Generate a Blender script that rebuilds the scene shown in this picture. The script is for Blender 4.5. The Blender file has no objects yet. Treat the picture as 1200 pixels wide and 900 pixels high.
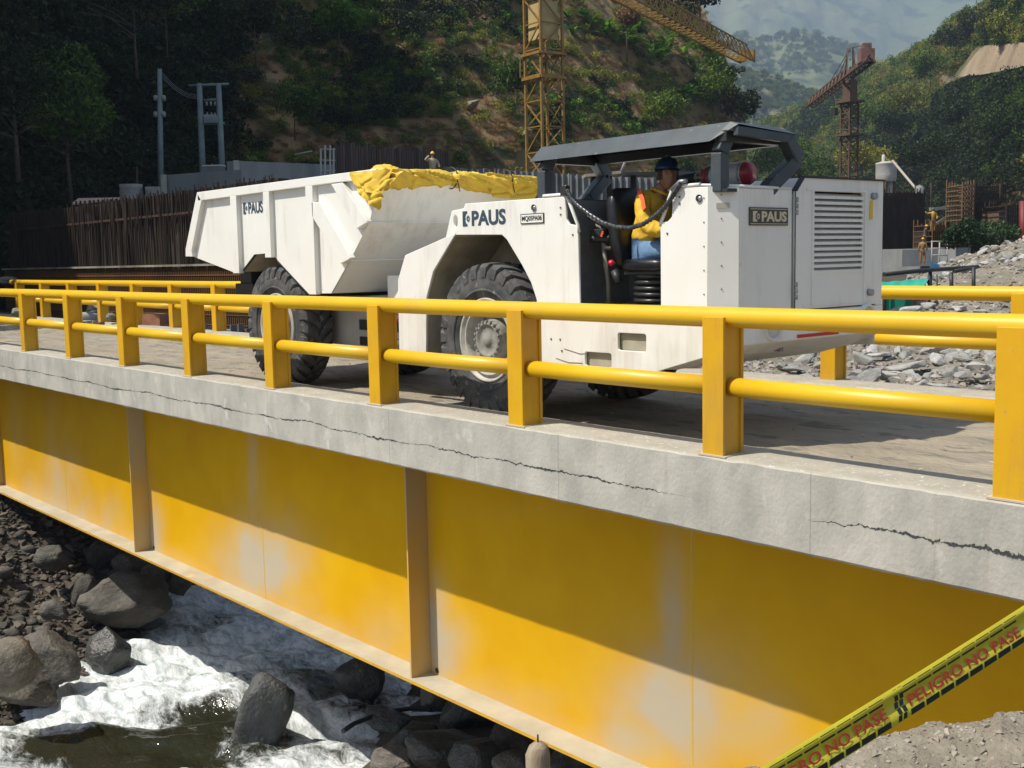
import bpy, bmesh, math, random
from mathutils import Vector, Matrix, noise
import numpy as np
random.seed(7)
SC = bpy.context.scene
COL = SC.collection
# ------------------------------------------------------------------ camera
F_PX = 1333.93; YAW = 0.8637; PIT = 0.1110; ROLL = -0.0200
CAM = Vector((3.109, -6.288, 1.4375))
def _basis():
    F = Vector((-math.sin(YAW)*math.cos(PIT), math.cos(YAW)*math.cos(PIT), -math.sin(PIT)))
    R = Vector((math.cos(YAW), math.sin(YAW), 0)); U = R.cross(F)
    return F, R*math.cos(ROLL)+U*math.sin(ROLL), -R*math.sin(ROLL)+U*math.cos(ROLL)
FW, RT, UP = _basis()
cd = bpy.data.cameras.new('camera'); cam = bpy.data.objects.new('camera', cd); COL.objects.link(cam)
cd.sensor_width = 36; cd.lens = 36*F_PX/1200; cd.clip_start = .1; cd.clip_end = 20000
cam.matrix_world = Matrix(((RT.x, UP.x, -FW.x, CAM.x), (RT.y, UP.y, -FW.y, CAM.y), (RT.z, UP.z, -FW.z, CAM.z), (0, 0, 0, 1)))
SC.camera = cam
# ------------------------------------------------------------------ light
SX, SY = .29, .60                                  # shadow shift per metre of drop
sun_from = Vector((-SX, -SY, 1)).normalized()
wd = bpy.data.worlds.new('World'); SC.world = wd; wd.use_nodes = True
nt = wd.node_tree; bg = nt.nodes['Background']; sk = nt.nodes.new('ShaderNodeTexSky')
sk.sky_type = 'NISHITA'; sk.sun_disc = False
sk.sun_elevation = math.asin(sun_from.z); sk.sun_rotation = math.atan2(sun_from.x, sun_from.y)
sk.air_density = 1.2; sk.dust_density = 1.5
nt.links.new(sk.outputs[0], bg.inputs[0]); bg.inputs[1].default_value = 0.075
sl = bpy.data.lights.new('sun', 'SUN'); sl.energy = 5.0; sl.angle = math.radians(.6); sl.color = (1, .94, .83)
so = bpy.data.objects.new('sun', sl); COL.objects.link(so)
so.rotation_euler = sun_from.to_track_quat('Z', 'Y').to_euler()
SC.view_settings.view_transform = 'Standard'; SC.view_settings.look = 'None'; SC.view_settings.exposure = 0.72
SC.cycles.max_bounces = 7; SC.cycles.volume_bounces = 0; SC.cycles.transparent_max_bounces = 8
# ------------------------------------------------------------------ helpers: picture measurements -> places
def ray(px, py): return FW + RT*((px-600)/F_PX) - UP*((py-450)/F_PX)
def onZ(px, py, z): d = ray(px, py); return CAM + d*((z-CAM.z)/d.z)
def onY(px, py, y): d = ray(px, py); return CAM + d*((y-CAM.y)/d.y)
def onX(px, py, x): d = ray(px, py); return CAM + d*((x-CAM.x)/d.x)
def at(px, py, t): return CAM + ray(px, py)*t
def atz(px, t, z):
    p = at(px, 300, t); return Vector((p.x, p.y, z))
def proj(p):
    v = Vector(p)-CAM; d = v.dot(FW); return 600+F_PX*v.dot(RT)/d, 450-F_PX*v.dot(UP)/d, d
def XZ(px, py, y=.62): p = onY(px, py, y); return (p.x, p.z)
def sstep(a, b, x):
    t = min(1, max(0, (x-a)/(b-a))); return t*t*(3-2*t)
def nz(x, y=0, z=0, s=1, oct=4): return noise.fractal(Vector((x*s, y*s, z*s)), 1.0, 2.0, oct)
# ------------------------------------------------------------------ helpers: objects
def tag(o, label=None, cat=None, group=None, kind=None):
    if label: o['label'] = label
    if cat: o['category'] = cat
    if group: o['group'] = group
    if kind: o['kind'] = kind
    return o
def link(o, parent=None):
    COL.objects.link(o)
    if parent: o.parent = parent
    return o
def thing(name, loc, label, cat, group=None, rz=0):
    o = bpy.data.objects.new(name, None); o.location = loc; o.rotation_euler.z = rz; o.empty_display_size = .2
    return tag(link(o), label, cat, group)
def inv(parent, p):
    """world point to the local frame of an un-nested empty"""
    return p
class MB:
    def __init__(s): s.v = []; s.f = []; s.sm = []
    def add(s, vs, fs, smooth=False):
        b = len(s.v); s.v += [tuple(v) for v in vs]; s.f += [tuple(b+i for i in f) for f in fs]; s.sm += [smooth]*len(fs); return s
    def box(s, c, d, rot=None):
        c = Vector(c); h = Vector(d)/2; vs = []
        for i in range(8):
            p = Vector((h.x*(1 if i & 1 else -1), h.y*(1 if i & 2 else -1), h.z*(1 if i & 4 else -1)))
            if rot: p = rot @ p
            vs.append(c+p)
        return s.add(vs, [(0, 2, 3, 1), (4, 5, 7, 6), (0, 1, 5, 4), (2, 6, 7, 3), (0, 4, 6, 2), (1, 3, 7, 5)])
    def b2(s, a, b): a = Vector(a); b = Vector(b); return s.box((a+b)/2, (abs(b.x-a.x), abs(b.y-a.y), abs(b.z-a.z)))
    def beam(s, a, b, w, h=None):
        a = Vector(a); b = Vector(b); d = b-a; L = d.length
        if L < 1e-6: return s
        q = d.to_track_quat('X', 'Z').to_matrix()
        return s.box((a+b)/2, (L, w, h or w), q)
    def tube(s, pts, r, n=10, cap=True, smooth=True):
        pts = [Vector(p) for p in pts]; k = len(pts); rs = r if isinstance(r, (list, tuple)) else [r]*k
        vs = []; ref = Vector((0, 0, 1))
        for i, p in enumerate(pts):
            t = (pts[min(i+1, k-1)]-pts[max(i-1, 0)]).normalized()
            if abs(t.dot(ref)) > .95: u = t.cross(Vector((0, 1, 0))).normalized()
            else: u = t.cross(ref).normalized()
            w = t.cross(u)
            for j in range(n):
                a = 2*math.pi*j/n; vs.append(p+(u*math.cos(a)+w*math.sin(a))*rs[i])
        fs = [(i*n+j, i*n+(j+1) % n, (i+1)*n+(j+1) % n, (i+1)*n+j) for i in range(k-1) for j in range(n)]
        s.add(vs, fs, smooth)
        if cap:
            b = len(s.v)-len(vs)
            s.f += [tuple(b+j for j in range(n)), tuple(b+(k-1)*n+j for j in reversed(range(n)))]; s.sm += [False]*2
        return s
    def lathe(s, prof, n=32, axis='Y', c=(0, 0, 0), smooth=True):
        """prof: list of (axial, radius)"""
        c = Vector(c); vs = []
        for a, r in prof:
            for j in range(n):
                t = 2*math.pi*j/n; x, y = r*math.cos(t), r*math.sin(t)
                vs.append(c+(Vector((x, a, y)) if axis == 'Y' else Vector((x, y, a)) if axis == 'Z' else Vector((a, x, y))))
        k = len(prof)
        return s.add(vs, [(i*n+j, i*n+(j+1) % n, (i+1)*n+(j+1) % n, (i+1)*n+j) for i in range(k-1) for j in range(n)], smooth)
    def grid(s, fn, nu, nv, smooth=True):
        vs = [fn(i/nu, j/nv) for j in range(nv+1) for i in range(nu+1)]
        return s.add(vs, [(j*(nu+1)+i, j*(nu+1)+i+1, (j+1)*(nu+1)+i+1, (j+1)*(nu+1)+i) for j in range(nv) for i in range(nu)], smooth)
    def mesh(s, name, m=None):
        me = bpy.data.meshes.new(name); me.from_pydata(s.v, [], s.f)
        me.polygons.foreach_set('use_smooth', s.sm); me.update()
        if m: me.materials.append(m)
        return me
    def build(s, name, m, parent=None, bevel=0, local=True):
        me = s.mesh(name, m)
        bm = bmesh.new(); bm.from_mesh(me); bmesh.ops.recalc_face_normals(bm, faces=bm.faces); bm.to_mesh(me); bm.free()
        o = link(bpy.data.objects.new(name, me), parent)
        if parent is not None and local: place_child(o, parent)
        if bevel:
            bv = o.modifiers.new('bevel', 'BEVEL'); bv.width = bevel; bv.segments = 2; bv.limit_method = 'ANGLE'; bv.angle_limit = math.radians(35)
        return o
def wmat(o):
    m = Matrix.LocRotScale(o.location, o.rotation_euler, o.scale)
    return (wmat(o.parent) @ o.matrix_parent_inverse @ m) if o.parent else m
def place_child(o, parent):
    """mesh data written in world coordinates: undo the parent's own transform"""
    o.matrix_parent_inverse = wmat(parent).inverted()
def plate(name, outline, holes, y, th, m, parent=None, bevel=.006, plane='XZ'):
    """flat cut sheet: outline and holes in X-Z (or Y-Z), thickness th centred on y"""
    cu = bpy.data.curves.new(name, 'CURVE'); cu.dimensions = '2D'; cu.fill_mode = 'BOTH'; cu.extrude = max(th/2-bevel, .0005); cu.bevel_depth = bevel; cu.bevel_resolution = 1
    cu.offset = -bevel
    for pl in [outline]+list(holes):
        sp = cu.splines.new('POLY'); sp.points.add(len(pl)-1); sp.use_cyclic_u = True
        for p, q in zip(sp.points, pl): p.co = (q[0], q[1], 0, 1)
    t = bpy.data.objects.new('t', cu); me = bpy.data.meshes.new_from_object(t); bpy.data.objects.remove(t)
    co = np.empty(len(me.vertices)*3); me.vertices.foreach_get('co', co); co = co.reshape(-1, 3)
    if plane == 'XZ': n = np.stack([co[:, 0], y-co[:, 2], co[:, 1]], 1)
    else: n = np.stack([y+co[:, 2], co[:, 0], co[:, 1]], 1)
    me.vertices.foreach_set('co', n.ravel()); me.update(); me.materials.clear(); me.materials.append(m); me.name = name
    o = link(bpy.data.objects.new(name, me), parent)
    if parent is not None: place_child(o, parent)
    return o
def rrect(x0, z0, x1, z1, r, n=4):
    o = []
    for cx, cz, a0 in ((x1-r, z1-r, 0), (x0+r, z1-r, 90), (x0+r, z0+r, 180), (x1-r, z0+r, 270)):
        for i in range(n+1):
            a = math.radians(a0+90*i/n); o.append((cx+r*math.cos(a), cz+r*math.sin(a)))
    return o
def textmesh(name, s, w, h, M, m, parent, bold=.02, depth=.002, smooth=False):
    """lettering w by h metres, placed by matrix M (x along text, y up, z out)"""
    cu = bpy.data.curves.new(name, 'FONT'); cu.body = s; cu.size = 1; cu.offset = bold; cu.extrude = .01; cu.resolution_u = 3
    t = bpy.data.objects.new('t', cu); me = bpy.data.meshes.new_from_object(t); bpy.data.objects.remove(t)
    co = np.empty(len(me.vertices)*3); me.vertices.foreach_get('co', co); co = co.reshape(-1, 3)
    mn = co.min(0); mx = co.max(0); co = (co-mn)/(mx-mn)
    co[:, 0] *= w; co[:, 1] *= h; co[:, 2] *= depth
    A = np.array(M); co = co @ A[:3, :3].T + A[:3, 3]
    me.vertices.foreach_set('co', co.ravel()); me.update(); me.materials.clear(); me.materials.append(m); me.name = name
    o = link(bpy.data.objects.new(name, me), parent)
    if parent is not None: place_child(o, parent)
    return o
# ------------------------------------------------------------------ materials
MATS = {}
def mat(name, c1, c2=None, scale=4, rough=.7, bump=0, bscale=None, metal=0, stretch=(1, 1, 1), c3=None, s3=20, t3=.62, rnd=0, island=0, spec=.5, coat=0):
    if name in MATS: return MATS[name]
    m = bpy.data.materials.new(name); m.use_nodes = True; N = m.node_tree.nodes; L = m.node_tree.links
    P = N['Principled BSDF']; P.inputs['Roughness'].default_value = rough; P.inputs['Metallic'].default_value = metal
    P.inputs['Specular IOR Level'].default_value = spec
    if coat: P.inputs['Coat Weight'].default_value = coat; P.inputs['Coat Roughness'].default_value = .15
    c1 = (*c1, 1); P.inputs['Base Color'].default_value = c1; out = None
    tc = N.new('ShaderNodeTexCoord'); mp = N.new('ShaderNodeMapping'); mp.inputs['Scale'].default_value = stretch; L.new(tc.outputs['Object'], mp.inputs[0])
    if c2:
        n = N.new('ShaderNodeTexNoise'); n.inputs['Scale'].default_value = scale; n.inputs['Detail'].default_value = 8; n.inputs['Roughness'].default_value = .6
        L.new(mp.outputs[0], n.inputs[0]); r = N.new('ShaderNodeValToRGB'); r.color_ramp.elements[0].position = .36; r.color_ramp.elements[1].position = .64
        r.color_ramp.elements[0].color = c1; r.color_ramp.elements[1].color = (*c2, 1); L.new(n.outputs[0], r.inputs[0]); out = r.outputs[0]
    if c3:
        n = N.new('ShaderNodeTexNoise'); n.inputs['Scale'].default_value = s3; n.inputs['Detail'].default_value = 6; L.new(mp.outputs[0], n.inputs[0])
        r = N.new('ShaderNodeValToRGB'); r.color_ramp.elements[0].position = t3; r.color_ramp.elements[1].position = t3+.08
        L.new(n.outputs[0], r.inputs[0]); x = N.new('ShaderNodeMix'); x.data_type = 'RGBA'; L.new(r.outputs[0], x.inputs[0])
        if out: L.new(out, x.inputs[6])
        else: x.inputs[6].default_value = c1
        x.inputs[7].default_value = (*c3, 1); out = x.outputs[2]
    for amt, src in ((rnd, 'obj'), (island, 'isl')):
        if amt:
            if src == 'obj': s_ = N.new('ShaderNodeObjectInfo').outputs['Random']
            else: s_ = N.new('ShaderNodeNewGeometry').outputs['Random Per Island']
            h = N.new('ShaderNodeHueSaturation'); mr = N.new('ShaderNodeMapRange'); mr.inputs[3].default_value = 1-amt; mr.inputs[4].default_value = 1+amt
            L.new(s_, mr.inputs[0]); L.new(mr.outputs[0], h.inputs['Value'])
            mh = N.new('ShaderNodeMapRange'); mh.inputs[3].default_value = .5+amt*.04; mh.inputs[4].default_value = .5-amt*.05; L.new(s_, mh.inputs[0]); L.new(mh.outputs[0], h.inputs['Hue'])
            if out: L.new(out, h.inputs['Color'])
            else: h.inputs['Color'].default_value = c1
            out = h.outputs[0]
    if out: L.new(out, P.inputs['Base Color'])
    if bump:
        n = N.new('ShaderNodeTexNoise'); n.inputs['Scale'].default_value = bscale or scale*4; n.inputs['Detail'].default_value = 8; L.new(mp.outputs[0], n.inputs[0])
        b = N.new('ShaderNodeBump'); b.inputs['Strength'].default_value = 1; b.inputs['Distance'].default_value = bump; L.new(n.outputs[0], b.inputs['Height']); L.new(b.outputs[0], P.inputs['Normal'])
    MATS[name] = m; return m
yellow = mat('yellow_paint', (.70, .385, .004), (.66, .345, .004), 3, .45, .0006, 60, c3=(.50, .32, .08), s3=25, t3=.66)
rail_m = mat('rail_paint', (.72, .44, .008), (.69, .40, .007), 2, .42, .0004, 80, c3=(.50, .27, .05), s3=38, t3=.70, stretch=(.7, 1, 1))
white = mat('white_truck_paint', (.84, .825, .775), (.80, .78, .725), 1.6, .42, 0, c3=(.66, .62, .53), s3=7, t3=.69)
def grime(m, amt, col, zlo, zhi):
    N = m.node_tree.nodes; L = m.node_tree.links; P = N['Principled BSDF']; src = P.inputs['Base Color'].links[0].from_socket
    g = N.new('ShaderNodeNewGeometry'); mp = N.new('ShaderNodeMapping'); mp.inputs['Scale'].default_value = (9, 9, .9); L.new(g.outputs['Position'], mp.inputs[0])
    n = N.new('ShaderNodeTexNoise'); n.inputs['Scale'].default_value = 1; n.inputs['Detail'].default_value = 9; n.inputs['Roughness'].default_value = .65; L.new(mp.outputs[0], n.inputs[0])
    n2 = N.new('ShaderNodeTexNoise'); n2.inputs['Scale'].default_value = 1.3; n2.inputs['Detail'].default_value = 4; L.new(g.outputs['Position'], n2.inputs[0])
    s = N.new('ShaderNodeSeparateXYZ'); L.new(g.outputs['Position'], s.inputs[0]); z = N.new('ShaderNodeMapRange'); z.inputs[1].default_value = zlo; z.inputs[2].default_value = zhi; z.inputs[3].default_value = .16; z.inputs[4].default_value = -.05; L.new(s.outputs[2], z.inputs[0])
    a = N.new('ShaderNodeMath'); L.new(n.outputs[0], a.inputs[0]); L.new(z.outputs[0], a.inputs[1]); b = N.new('ShaderNodeMath'); L.new(a.outputs[0], b.inputs[0]); L.new(n2.outputs[0], b.inputs[1])
    r = N.new('ShaderNodeMapRange'); r.inputs[1].default_value = 1.03; r.inputs[2].default_value = 1.35; r.inputs[4].default_value = amt; L.new(b.outputs[0], r.inputs[0])
    x = N.new('ShaderNodeMix'); x.data_type = 'RGBA'; L.new(r.outputs[0], x.inputs[0]); L.new(src, x.inputs[6]); x.inputs[7].default_value = (*col, 1); L.new(x.outputs[2], P.inputs['Base Color'])
grime(white, .45, (.46, .40, .31), .45, 1.05)
liner = mat('shaded_truck_paint', (.42, .38, .29), (.30, .27, .20), 5, .7)  # truck paint darkened to carry the shade inside arches and recesses
black = mat('black_steel', (.018, .019, .02), (.03, .03, .03), 8, .5)
dgrey = mat('canopy_steel', (.042, .054, .063), (.068, .083, .094), 3, .45, c3=(.20, .16, .12), s3=14, t3=.66)
rubber = mat('tyre_rubber', (.040, .042, .045), (.10, .10, .095), 7, .85, .003, 60, c3=(.19, .18, .16), s3=11, t3=.62)
grime(yellow, .5, (.42, .24, .06), 0, .5); grime(rail_m, .35, (.55, .36, .10), 0, .5)
rimm = mat('dusty_rim', (.50, .48, .43), (.36, .34, .30), 9, .6, .002, 50)
hubm = mat('dusty_hub', (.30, .29, .26), (.20, .19, .17), 14, .75, .004, 40)
tarpm = mat('yellow_tarp', (.72, .48, .03), (.64, .41, .04), 5, .6, .003, 14, c3=(.55, .40, .12), s3=9, t3=.62)
seatm = mat('black_vinyl', (.012, .012, .014), None, 5, .35, .001, 50)
inner = mat('cab_lining', (.26, .27, .27), (.18, .18, .18), 5, .6)
navy = mat('navy_letters', (.028, .055, .085), (.05, .08, .11), 30, .5)
cream = mat('cream_letters', (.62, .55, .36), None, 5, .5)
red = mat('red_paint', (.55, .02, .02), None, 5, .4)
steel = mat('bare_steel', (.45, .45, .46), (.3, .3, .31), 12, .35, metal=.7)
rockd = mat('river_rock', (.070, .066, .056), (.13, .117, .096), 2.2, .8, .035, 9, rnd=.35, c3=(.18, .16, .125), s3=5, t3=.64)
rockw = mat('wet_rock', (.035, .038, .036), (.085, .085, .075), 2.5, .35, .03, 9, rnd=.25)
rockl = mat('broken_rock', (.30, .29, .27), (.42, .41, .38), 3, .85, .02, 12, rnd=.28)
conc = mat('old_concrete', (.33, .335, .33), (.24, .245, .245), 1.2, .85, .006, 20, stretch=(1, 1, .5), c3=(.42, .41, .38), s3=5, t3=.62)
concd = mat('dark_concrete', (.21, .22, .225), (.27, .28, .28), 1.5, .85, .006, 10, stretch=(1, 1, .4))
rust = mat('rusty_rebar', (.026, .013, .008), (.055, .026, .012), .8, .85, rnd=.3, stretch=(3, 3, 1))
rustd = mat('dark_formwork', (.020, .015, .011), (.040, .027, .019), 2, .9, .01, 12, stretch=(4, 4, .6))
wood = mat('weathered_wood', (.36, .29, .20), (.25, .19, .12), 14, .8, .006, 30, stretch=(3, 3, .4))
crane_y = mat('crane_paint', (.34, .20, .04), (.22, .125, .035), 3, .5)
crane_r = mat('rusty_crane_paint', (.13, .068, .040), (.09, .05, .035), 3, .7)
# ================================================================== SETTING
WZ = -5.5                                              # water level
A_ = onZ(215, 690, WZ); B_ = onZ(0, 842, WZ)           # left waterline
C_ = onZ(520, 800, WZ); D_ = onZ(455, 905, WZ)         # right waterline
def side(p, a, b):                                     # signed distance, + to the left of a->b
    d = Vector((b.x-a.x, b.y-a.y)).normalized(); return d.x*(p[1]-a.y)-d.y*(p[0]-a.x)
CH = Vector((math.cos(YAW), math.sin(YAW)))
FH = Vector((-math.sin(YAW), math.cos(YAW)))
def bank_left(x, y):
    if y < A_.y+2: d = side((x, y), A_, B_)*-1
    else:
        k = side((0, 0), A_, B_); d = (A_.x-1-x)*.8-1
    return d
# orientation fix: positive on the land side
_tl = onZ(20, 640, WZ); _sL = 1 if side(_tl, A_, B_) > 0 else -1
_tr = Vector((2, -4, 0)); _sR = 1 if side(_tr, C_, D_) > 0 else -1
def dL(x, y):
    a = side((x, y), A_, B_)*_sL
    if y > A_.y: a = max(min(a, 99), -99)*.5+.5*(A_.x-x)*1.0 if y < A_.y+6 else (A_.x-2-x)
    return a
def dR(x, y): return side((x, y), C_, D_)*_sR
def H(x, y):
    """height of the ground"""
    p = Vector((x-CAM.x, y-CAM.y)); dep = p.dot(FH); lat = p.dot(CH)
    floor = -.45+.12*nz(x, y, 0, .12)
    a = dL(x, y); b = dR(x, y)
    hl = WZ+.15+.52*a+.25*nz(x, y, 3, .5) if a > -1 else WZ-.9
    if a <= -1: hl = max(WZ-.9, WZ+.15+.5*a)
    hr = WZ+.1+(.22*b if b < 3 else .66+.62*(b-3))+.2*nz(x, y, 5, .6)
    if b <= -.5: hr = max(WZ-.9, WZ+.1+.8*b)
    h = min(floor, max(hl, hr))
    if dep < 14 and lat > -12:                         # keep the near bank below the sight line to the girder
        h = min(h, max(1.40-.5*max(dep, 0)-1.6*sstep(0, 3, dep)*.35-.25, -5.3) if dep > .6 else h)
    return h
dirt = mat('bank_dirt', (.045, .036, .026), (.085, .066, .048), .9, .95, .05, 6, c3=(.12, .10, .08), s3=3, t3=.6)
def ground():
    mb = MB()
    xs = list(np.concatenate([np.linspace(-420, -45, 16)[:-1], np.linspace(-45, -8, 92)[:-1], np.linspace(-8, 12, 60)[:-1], np.linspace(12, 200, 10)]))
    ys = list(np.concatenate([np.linspace(-200, -16, 10)[:-1], np.linspace(-16, 26, 120)[:-1], np.linspace(26, 60, 26)[:-1], np.linspace(60, 420, 12)]))
    nx, ny = len(xs), len(ys)
    vs = [(x, y, H(x, y)) for y in ys for x in xs]
    mb.add(vs, [(j*nx+i, j*nx+i+1, (j+1)*nx+i+1, (j+1)*nx+i) for j in range(ny-1) for i in range(nx-1)], True)
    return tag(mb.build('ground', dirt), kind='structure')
ground()
# ------------------------------------------------------------------ river
def foam_at(px, py, x, y):
    """where the water is white: measured over the visible stretch, streaky elsewhere"""
    v = .78
    def blob(cx, cy, rx, ry, a, rot=0):
        c, s = math.cos(math.radians(rot)), math.sin(math.radians(rot)); dx, dy = px-cx, py-cy
        u, w = (dx*c+dy*s)/rx, (-dx*s+dy*c)/ry; return a*math.exp(-(u*u+w*w))
    v -= blob(190, 884, 110, 30, .8, -8); v -= blob(245, 838, 55, 12, .5, 5); v -= blob(110, 874, 100, 16, .5, -12); v += blob(285, 870, 50, 10, .3, -20)
    v -= blob(390, 803, 60, 14, .75, 0); v -= blob(128, 770, 30, 26, .5, -40)
    v -= blob(390, 875, 110, 22, .22, 0); v += blob(370, 850, 40, 10, .25, 0); v -= blob(440, 830, 60, 16, .5, -10); v -= blob(255, 735, 40, 10, .30, -20)
    v += blob(300, 750, 140, 35, .3, -20); v += blob(60, 815, 90, 20, .5, -15)
    return v
def water_m():
    m = bpy.data.materials.new('river_water'); m.use_nodes = True; N = m.node_tree.nodes; L = m.node_tree.links; P = N['Principled BSDF']
    a = N.new('ShaderNodeAttribute'); a.attribute_name = 'foam'
    tc = N.new('ShaderNodeTexCoord'); mp = N.new('ShaderNodeMapping'); mp.inputs['Rotation'].default_value = (0, 0, math.radians(50)); mp.inputs['Scale'].default_value = (1.0, 1.7, 1)
    L.new(tc.outputs['Object'], mp.inputs[0])
    n = N.new('ShaderNodeTexNoise'); n.inputs['Scale'].default_value = 2.2; n.inputs['Detail'].default_value = 12; n.inputs['Roughness'].default_value = .72; n.inputs['Distortion'].default_value = 1.2
    L.new(mp.outputs[0], n.inputs[0])
    nf = N.new('ShaderNodeTexNoise'); nf.inputs['Scale'].default_value = 9; nf.inputs['Detail'].default_value = 8; nf.inputs['Roughness'].default_value = .7; nf.inputs['Distortion'].default_value = .8; L.new(mp.outputs[0], nf.inputs[0])
    m1 = N.new('ShaderNodeMath'); m1.operation = 'MULTIPLY_ADD'; L.new(n.outputs[0], m1.inputs[0]); m1.inputs[1].default_value = 1.5; m1.inputs[2].default_value = -.5
    m2 = N.new('ShaderNodeMath'); m2.operation = 'MULTIPLY_ADD'; L.new(nf.outputs[0], m2.inputs[0]); m2.inputs[1].default_value = .5; L.new(m1.outputs[0], m2.inputs[2])
    ad = N.new('ShaderNodeMath'); ad.operation = 'ADD'; L.new(a.outputs['Fac'], ad.inputs[0]); L.new(m2.outputs[0], ad.inputs[1])
    mr = N.new('ShaderNodeMapRange'); mr.inputs[1].default_value = .78; mr.inputs[2].default_value = 1.38; mr.interpolation_type = 'SMOOTHSTEP'; L.new(ad.outputs[0], mr.inputs[0])
    x = N.new('ShaderNodeMix'); x.data_type = 'RGBA'; x.inputs[6].default_value = (.020, .021, .012, 1); fr = N.new('ShaderNodeValToRGB'); fr.color_ramp.elements[0].position = .34; fr.color_ramp.elements[0].color = (.30, .36, .36, 1); fr.color_ramp.elements[1].position = .58; fr.color_ramp.elements[1].color = (.84, .87, .88, 1)
    nq = N.new('ShaderNodeTexNoise'); nq.inputs['Scale'].default_value = 3.0; nq.inputs['Detail'].default_value = 9; nq.inputs['Roughness'].default_value = .68; nq.inputs['Distortion'].default_value = .6; L.new(mp.outputs[0], nq.inputs[0]); L.new(nq.outputs[0], fr.inputs[0]); L.new(fr.outputs[0], x.inputs[7]); L.new(mr.outputs[0], x.inputs[0])  # grey-blue end of the ramp paints the shadows within the foam
    L.new(x.outputs[2], P.inputs['Base Color'])
    r = N.new('ShaderNodeMapRange'); r.inputs[3].default_value = .12; r.inputs[4].default_value = .8; L.new(mr.outputs[0], r.inputs[0]); L.new(r.outputs[0], P.inputs['Roughness'])
    P.inputs['IOR'].default_value = 1.33
    n2 = N.new('ShaderNodeTexNoise'); n2.inputs['Scale'].default_value = 3.0; n2.inputs['Detail'].default_value = 4; n2.inputs['Roughness'].default_value = .6; L.new(mp.outputs[0], n2.inputs[0])
    b = N.new('ShaderNodeBump'); b.inputs['Distance'].default_value = .05; L.new(n2.outputs[0], b.inputs['Height']); L.new(b.outputs[0], P.inputs['Normal'])
    return m
def river():
    mb = MB(); nx, ny = 330, 330; x0, x1, y0, y1 = -34, 2, -16, 20
    vs = []; fo = []
    for j in range(ny+1):
        for i in range(nx+1):
            x = x0+(x1-x0)*i/nx; y = y0+(y1-y0)*j/ny
            px, py, d = proj((x, y, WZ)) if (Vector((x, y, WZ))-CAM).dot(FW) > 1 else (9999, 9999, 1)
            u = x*.64+y*.77; w = -x*.77+y*.64               # u along the flow
            f = foam_at(px, py, x, y)+.28*nz(x, y, 2, .8, 3)
            z = WZ+.17*nz(u*.5, w*1.1, 1, 1.0, 4)+.15*nz(u*1.2, w*1.9, 4, 1, 3)*(.25+max(0, f))
            z += .18*sstep(-.2, .6, nz(u*.35, w*.6, 9, 1, 2))
            vs.append((x, y, z)); fo.append(f)
    mb.add(vs, [(j*(nx+1)+i, j*(nx+1)+i+1, (j+1)*(nx+1)+i+1, (j+1)*(nx+1)+i) for j in range(ny) for i in range(nx)], True)
    o = mb.build('river', water_m()); at_ = o.data.attributes.new('foam', 'FLOAT', 'POINT'); at_.data.foreach_set('value', fo)
    tag(o, kind='structure')
river()
# ------------------------------------------------------------------ rocks
def boulder_mesh(seed, m, sub=4, ang=.0):
    bm = bmesh.new(); bmesh.ops.create_icosphere(bm, subdivisions=sub, radius=1); r = random.Random(seed)
    cuts = [(Vector((r.gauss(0, 1), r.gauss(0, 1), r.gauss(0, 1))).normalized(), r.uniform(.62, .92)) for _ in range(12)]
    for v in bm.verts:
        p = v.co.copy()
        for n, d in cuts:
            e = p.dot(n)-d
            if e > 0: p -= n*e*(.93 if not ang else 1)
        p *= 1+.13*noise.fractal(p*1.3+Vector((seed*3.1, 0, 0)), 1, 2, 4)+.035*noise.fractal(p*5+Vector((seed, 0, 0)), .8, 2, 4)
        v.co = p
    me = bpy.data.meshes.new('rock'); bm.to_mesh(me); bm.free(); me.materials.append(m)
    me.polygons.foreach_set('use_smooth', [not ang]*len(me.polygons)); return me
def shard_mesh(seed, m):
    bm = bmesh.new(); r = random.Random(seed)
    for _ in range(15):
        v = Vector((r.gauss(0, 1), r.gauss(0, 1), r.gauss(0, 1))).normalized(); bm.verts.new((v.x*1.0*r.uniform(.8, 1.1), v.y*.8*r.uniform(.8, 1.1), v.z*.62*r.uniform(.75, 1.1)))
    g = bmesh.ops.convex_hull(bm, input=bm.verts)
    for v in [v for v in bm.verts if not v.link_faces]: bm.verts.remove(v)
    bmesh.ops.bevel(bm, geom=bm.edges[:], offset=.05, segments=1, affect='EDGES', profile=.6)
    me = bpy.data.meshes.new('rock'); bm.to_mesh(me); bm.free(); me.materials.append(m); return me
B_dry = [boulder_mesh(i, rockd) for i in range(6)]; B_small = [boulder_mesh(i+60, rockd, 2) for i in range(5)]; B_wet = [boulder_mesh(i+20, rockw) for i in range(4)]
B_pale = [boulder_mesh(i+40, mat('pale_boulder', (.30, .275, .22), (.20, .18, .145), 3, .85, .02, 10, rnd=.25)) for i in range(4)]  # boulders in a paler stone colour
SH = [shard_mesh(i, rockl) for i in range(9)]
def rock(me, loc, sc, rz, label, group=None, name='rock', cat='rock'):
    o = bpy.data.objects.new(name, me); o.location = loc; o.scale = sc; o.rotation_euler = rz; link(o); return tag(o, label, cat, group)
def face(px, py, t, w, h, me, rz, label, name='boulder', cat='boulder', dk=.8, group=None):
    """boulder seen at px,py (its centre), w by h picture pixels, t metres away"""
    c = at(px, py, t); sx = w*t/F_PX/2/.86; sz = h*t/F_PX/2/.86
    o = rock(me, c, (1, 1, 1), (0, 0, 0), label, group, name, cat)
    o.matrix_world = Matrix.Translation(c) @ Matrix.Rotation(YAW, 4, 'Z') @ Matrix.Rotation(math.radians(-rz), 4, 'Y') @ Matrix.Diagonal((sx, sx*dk, sz, 1))
    return o
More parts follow.
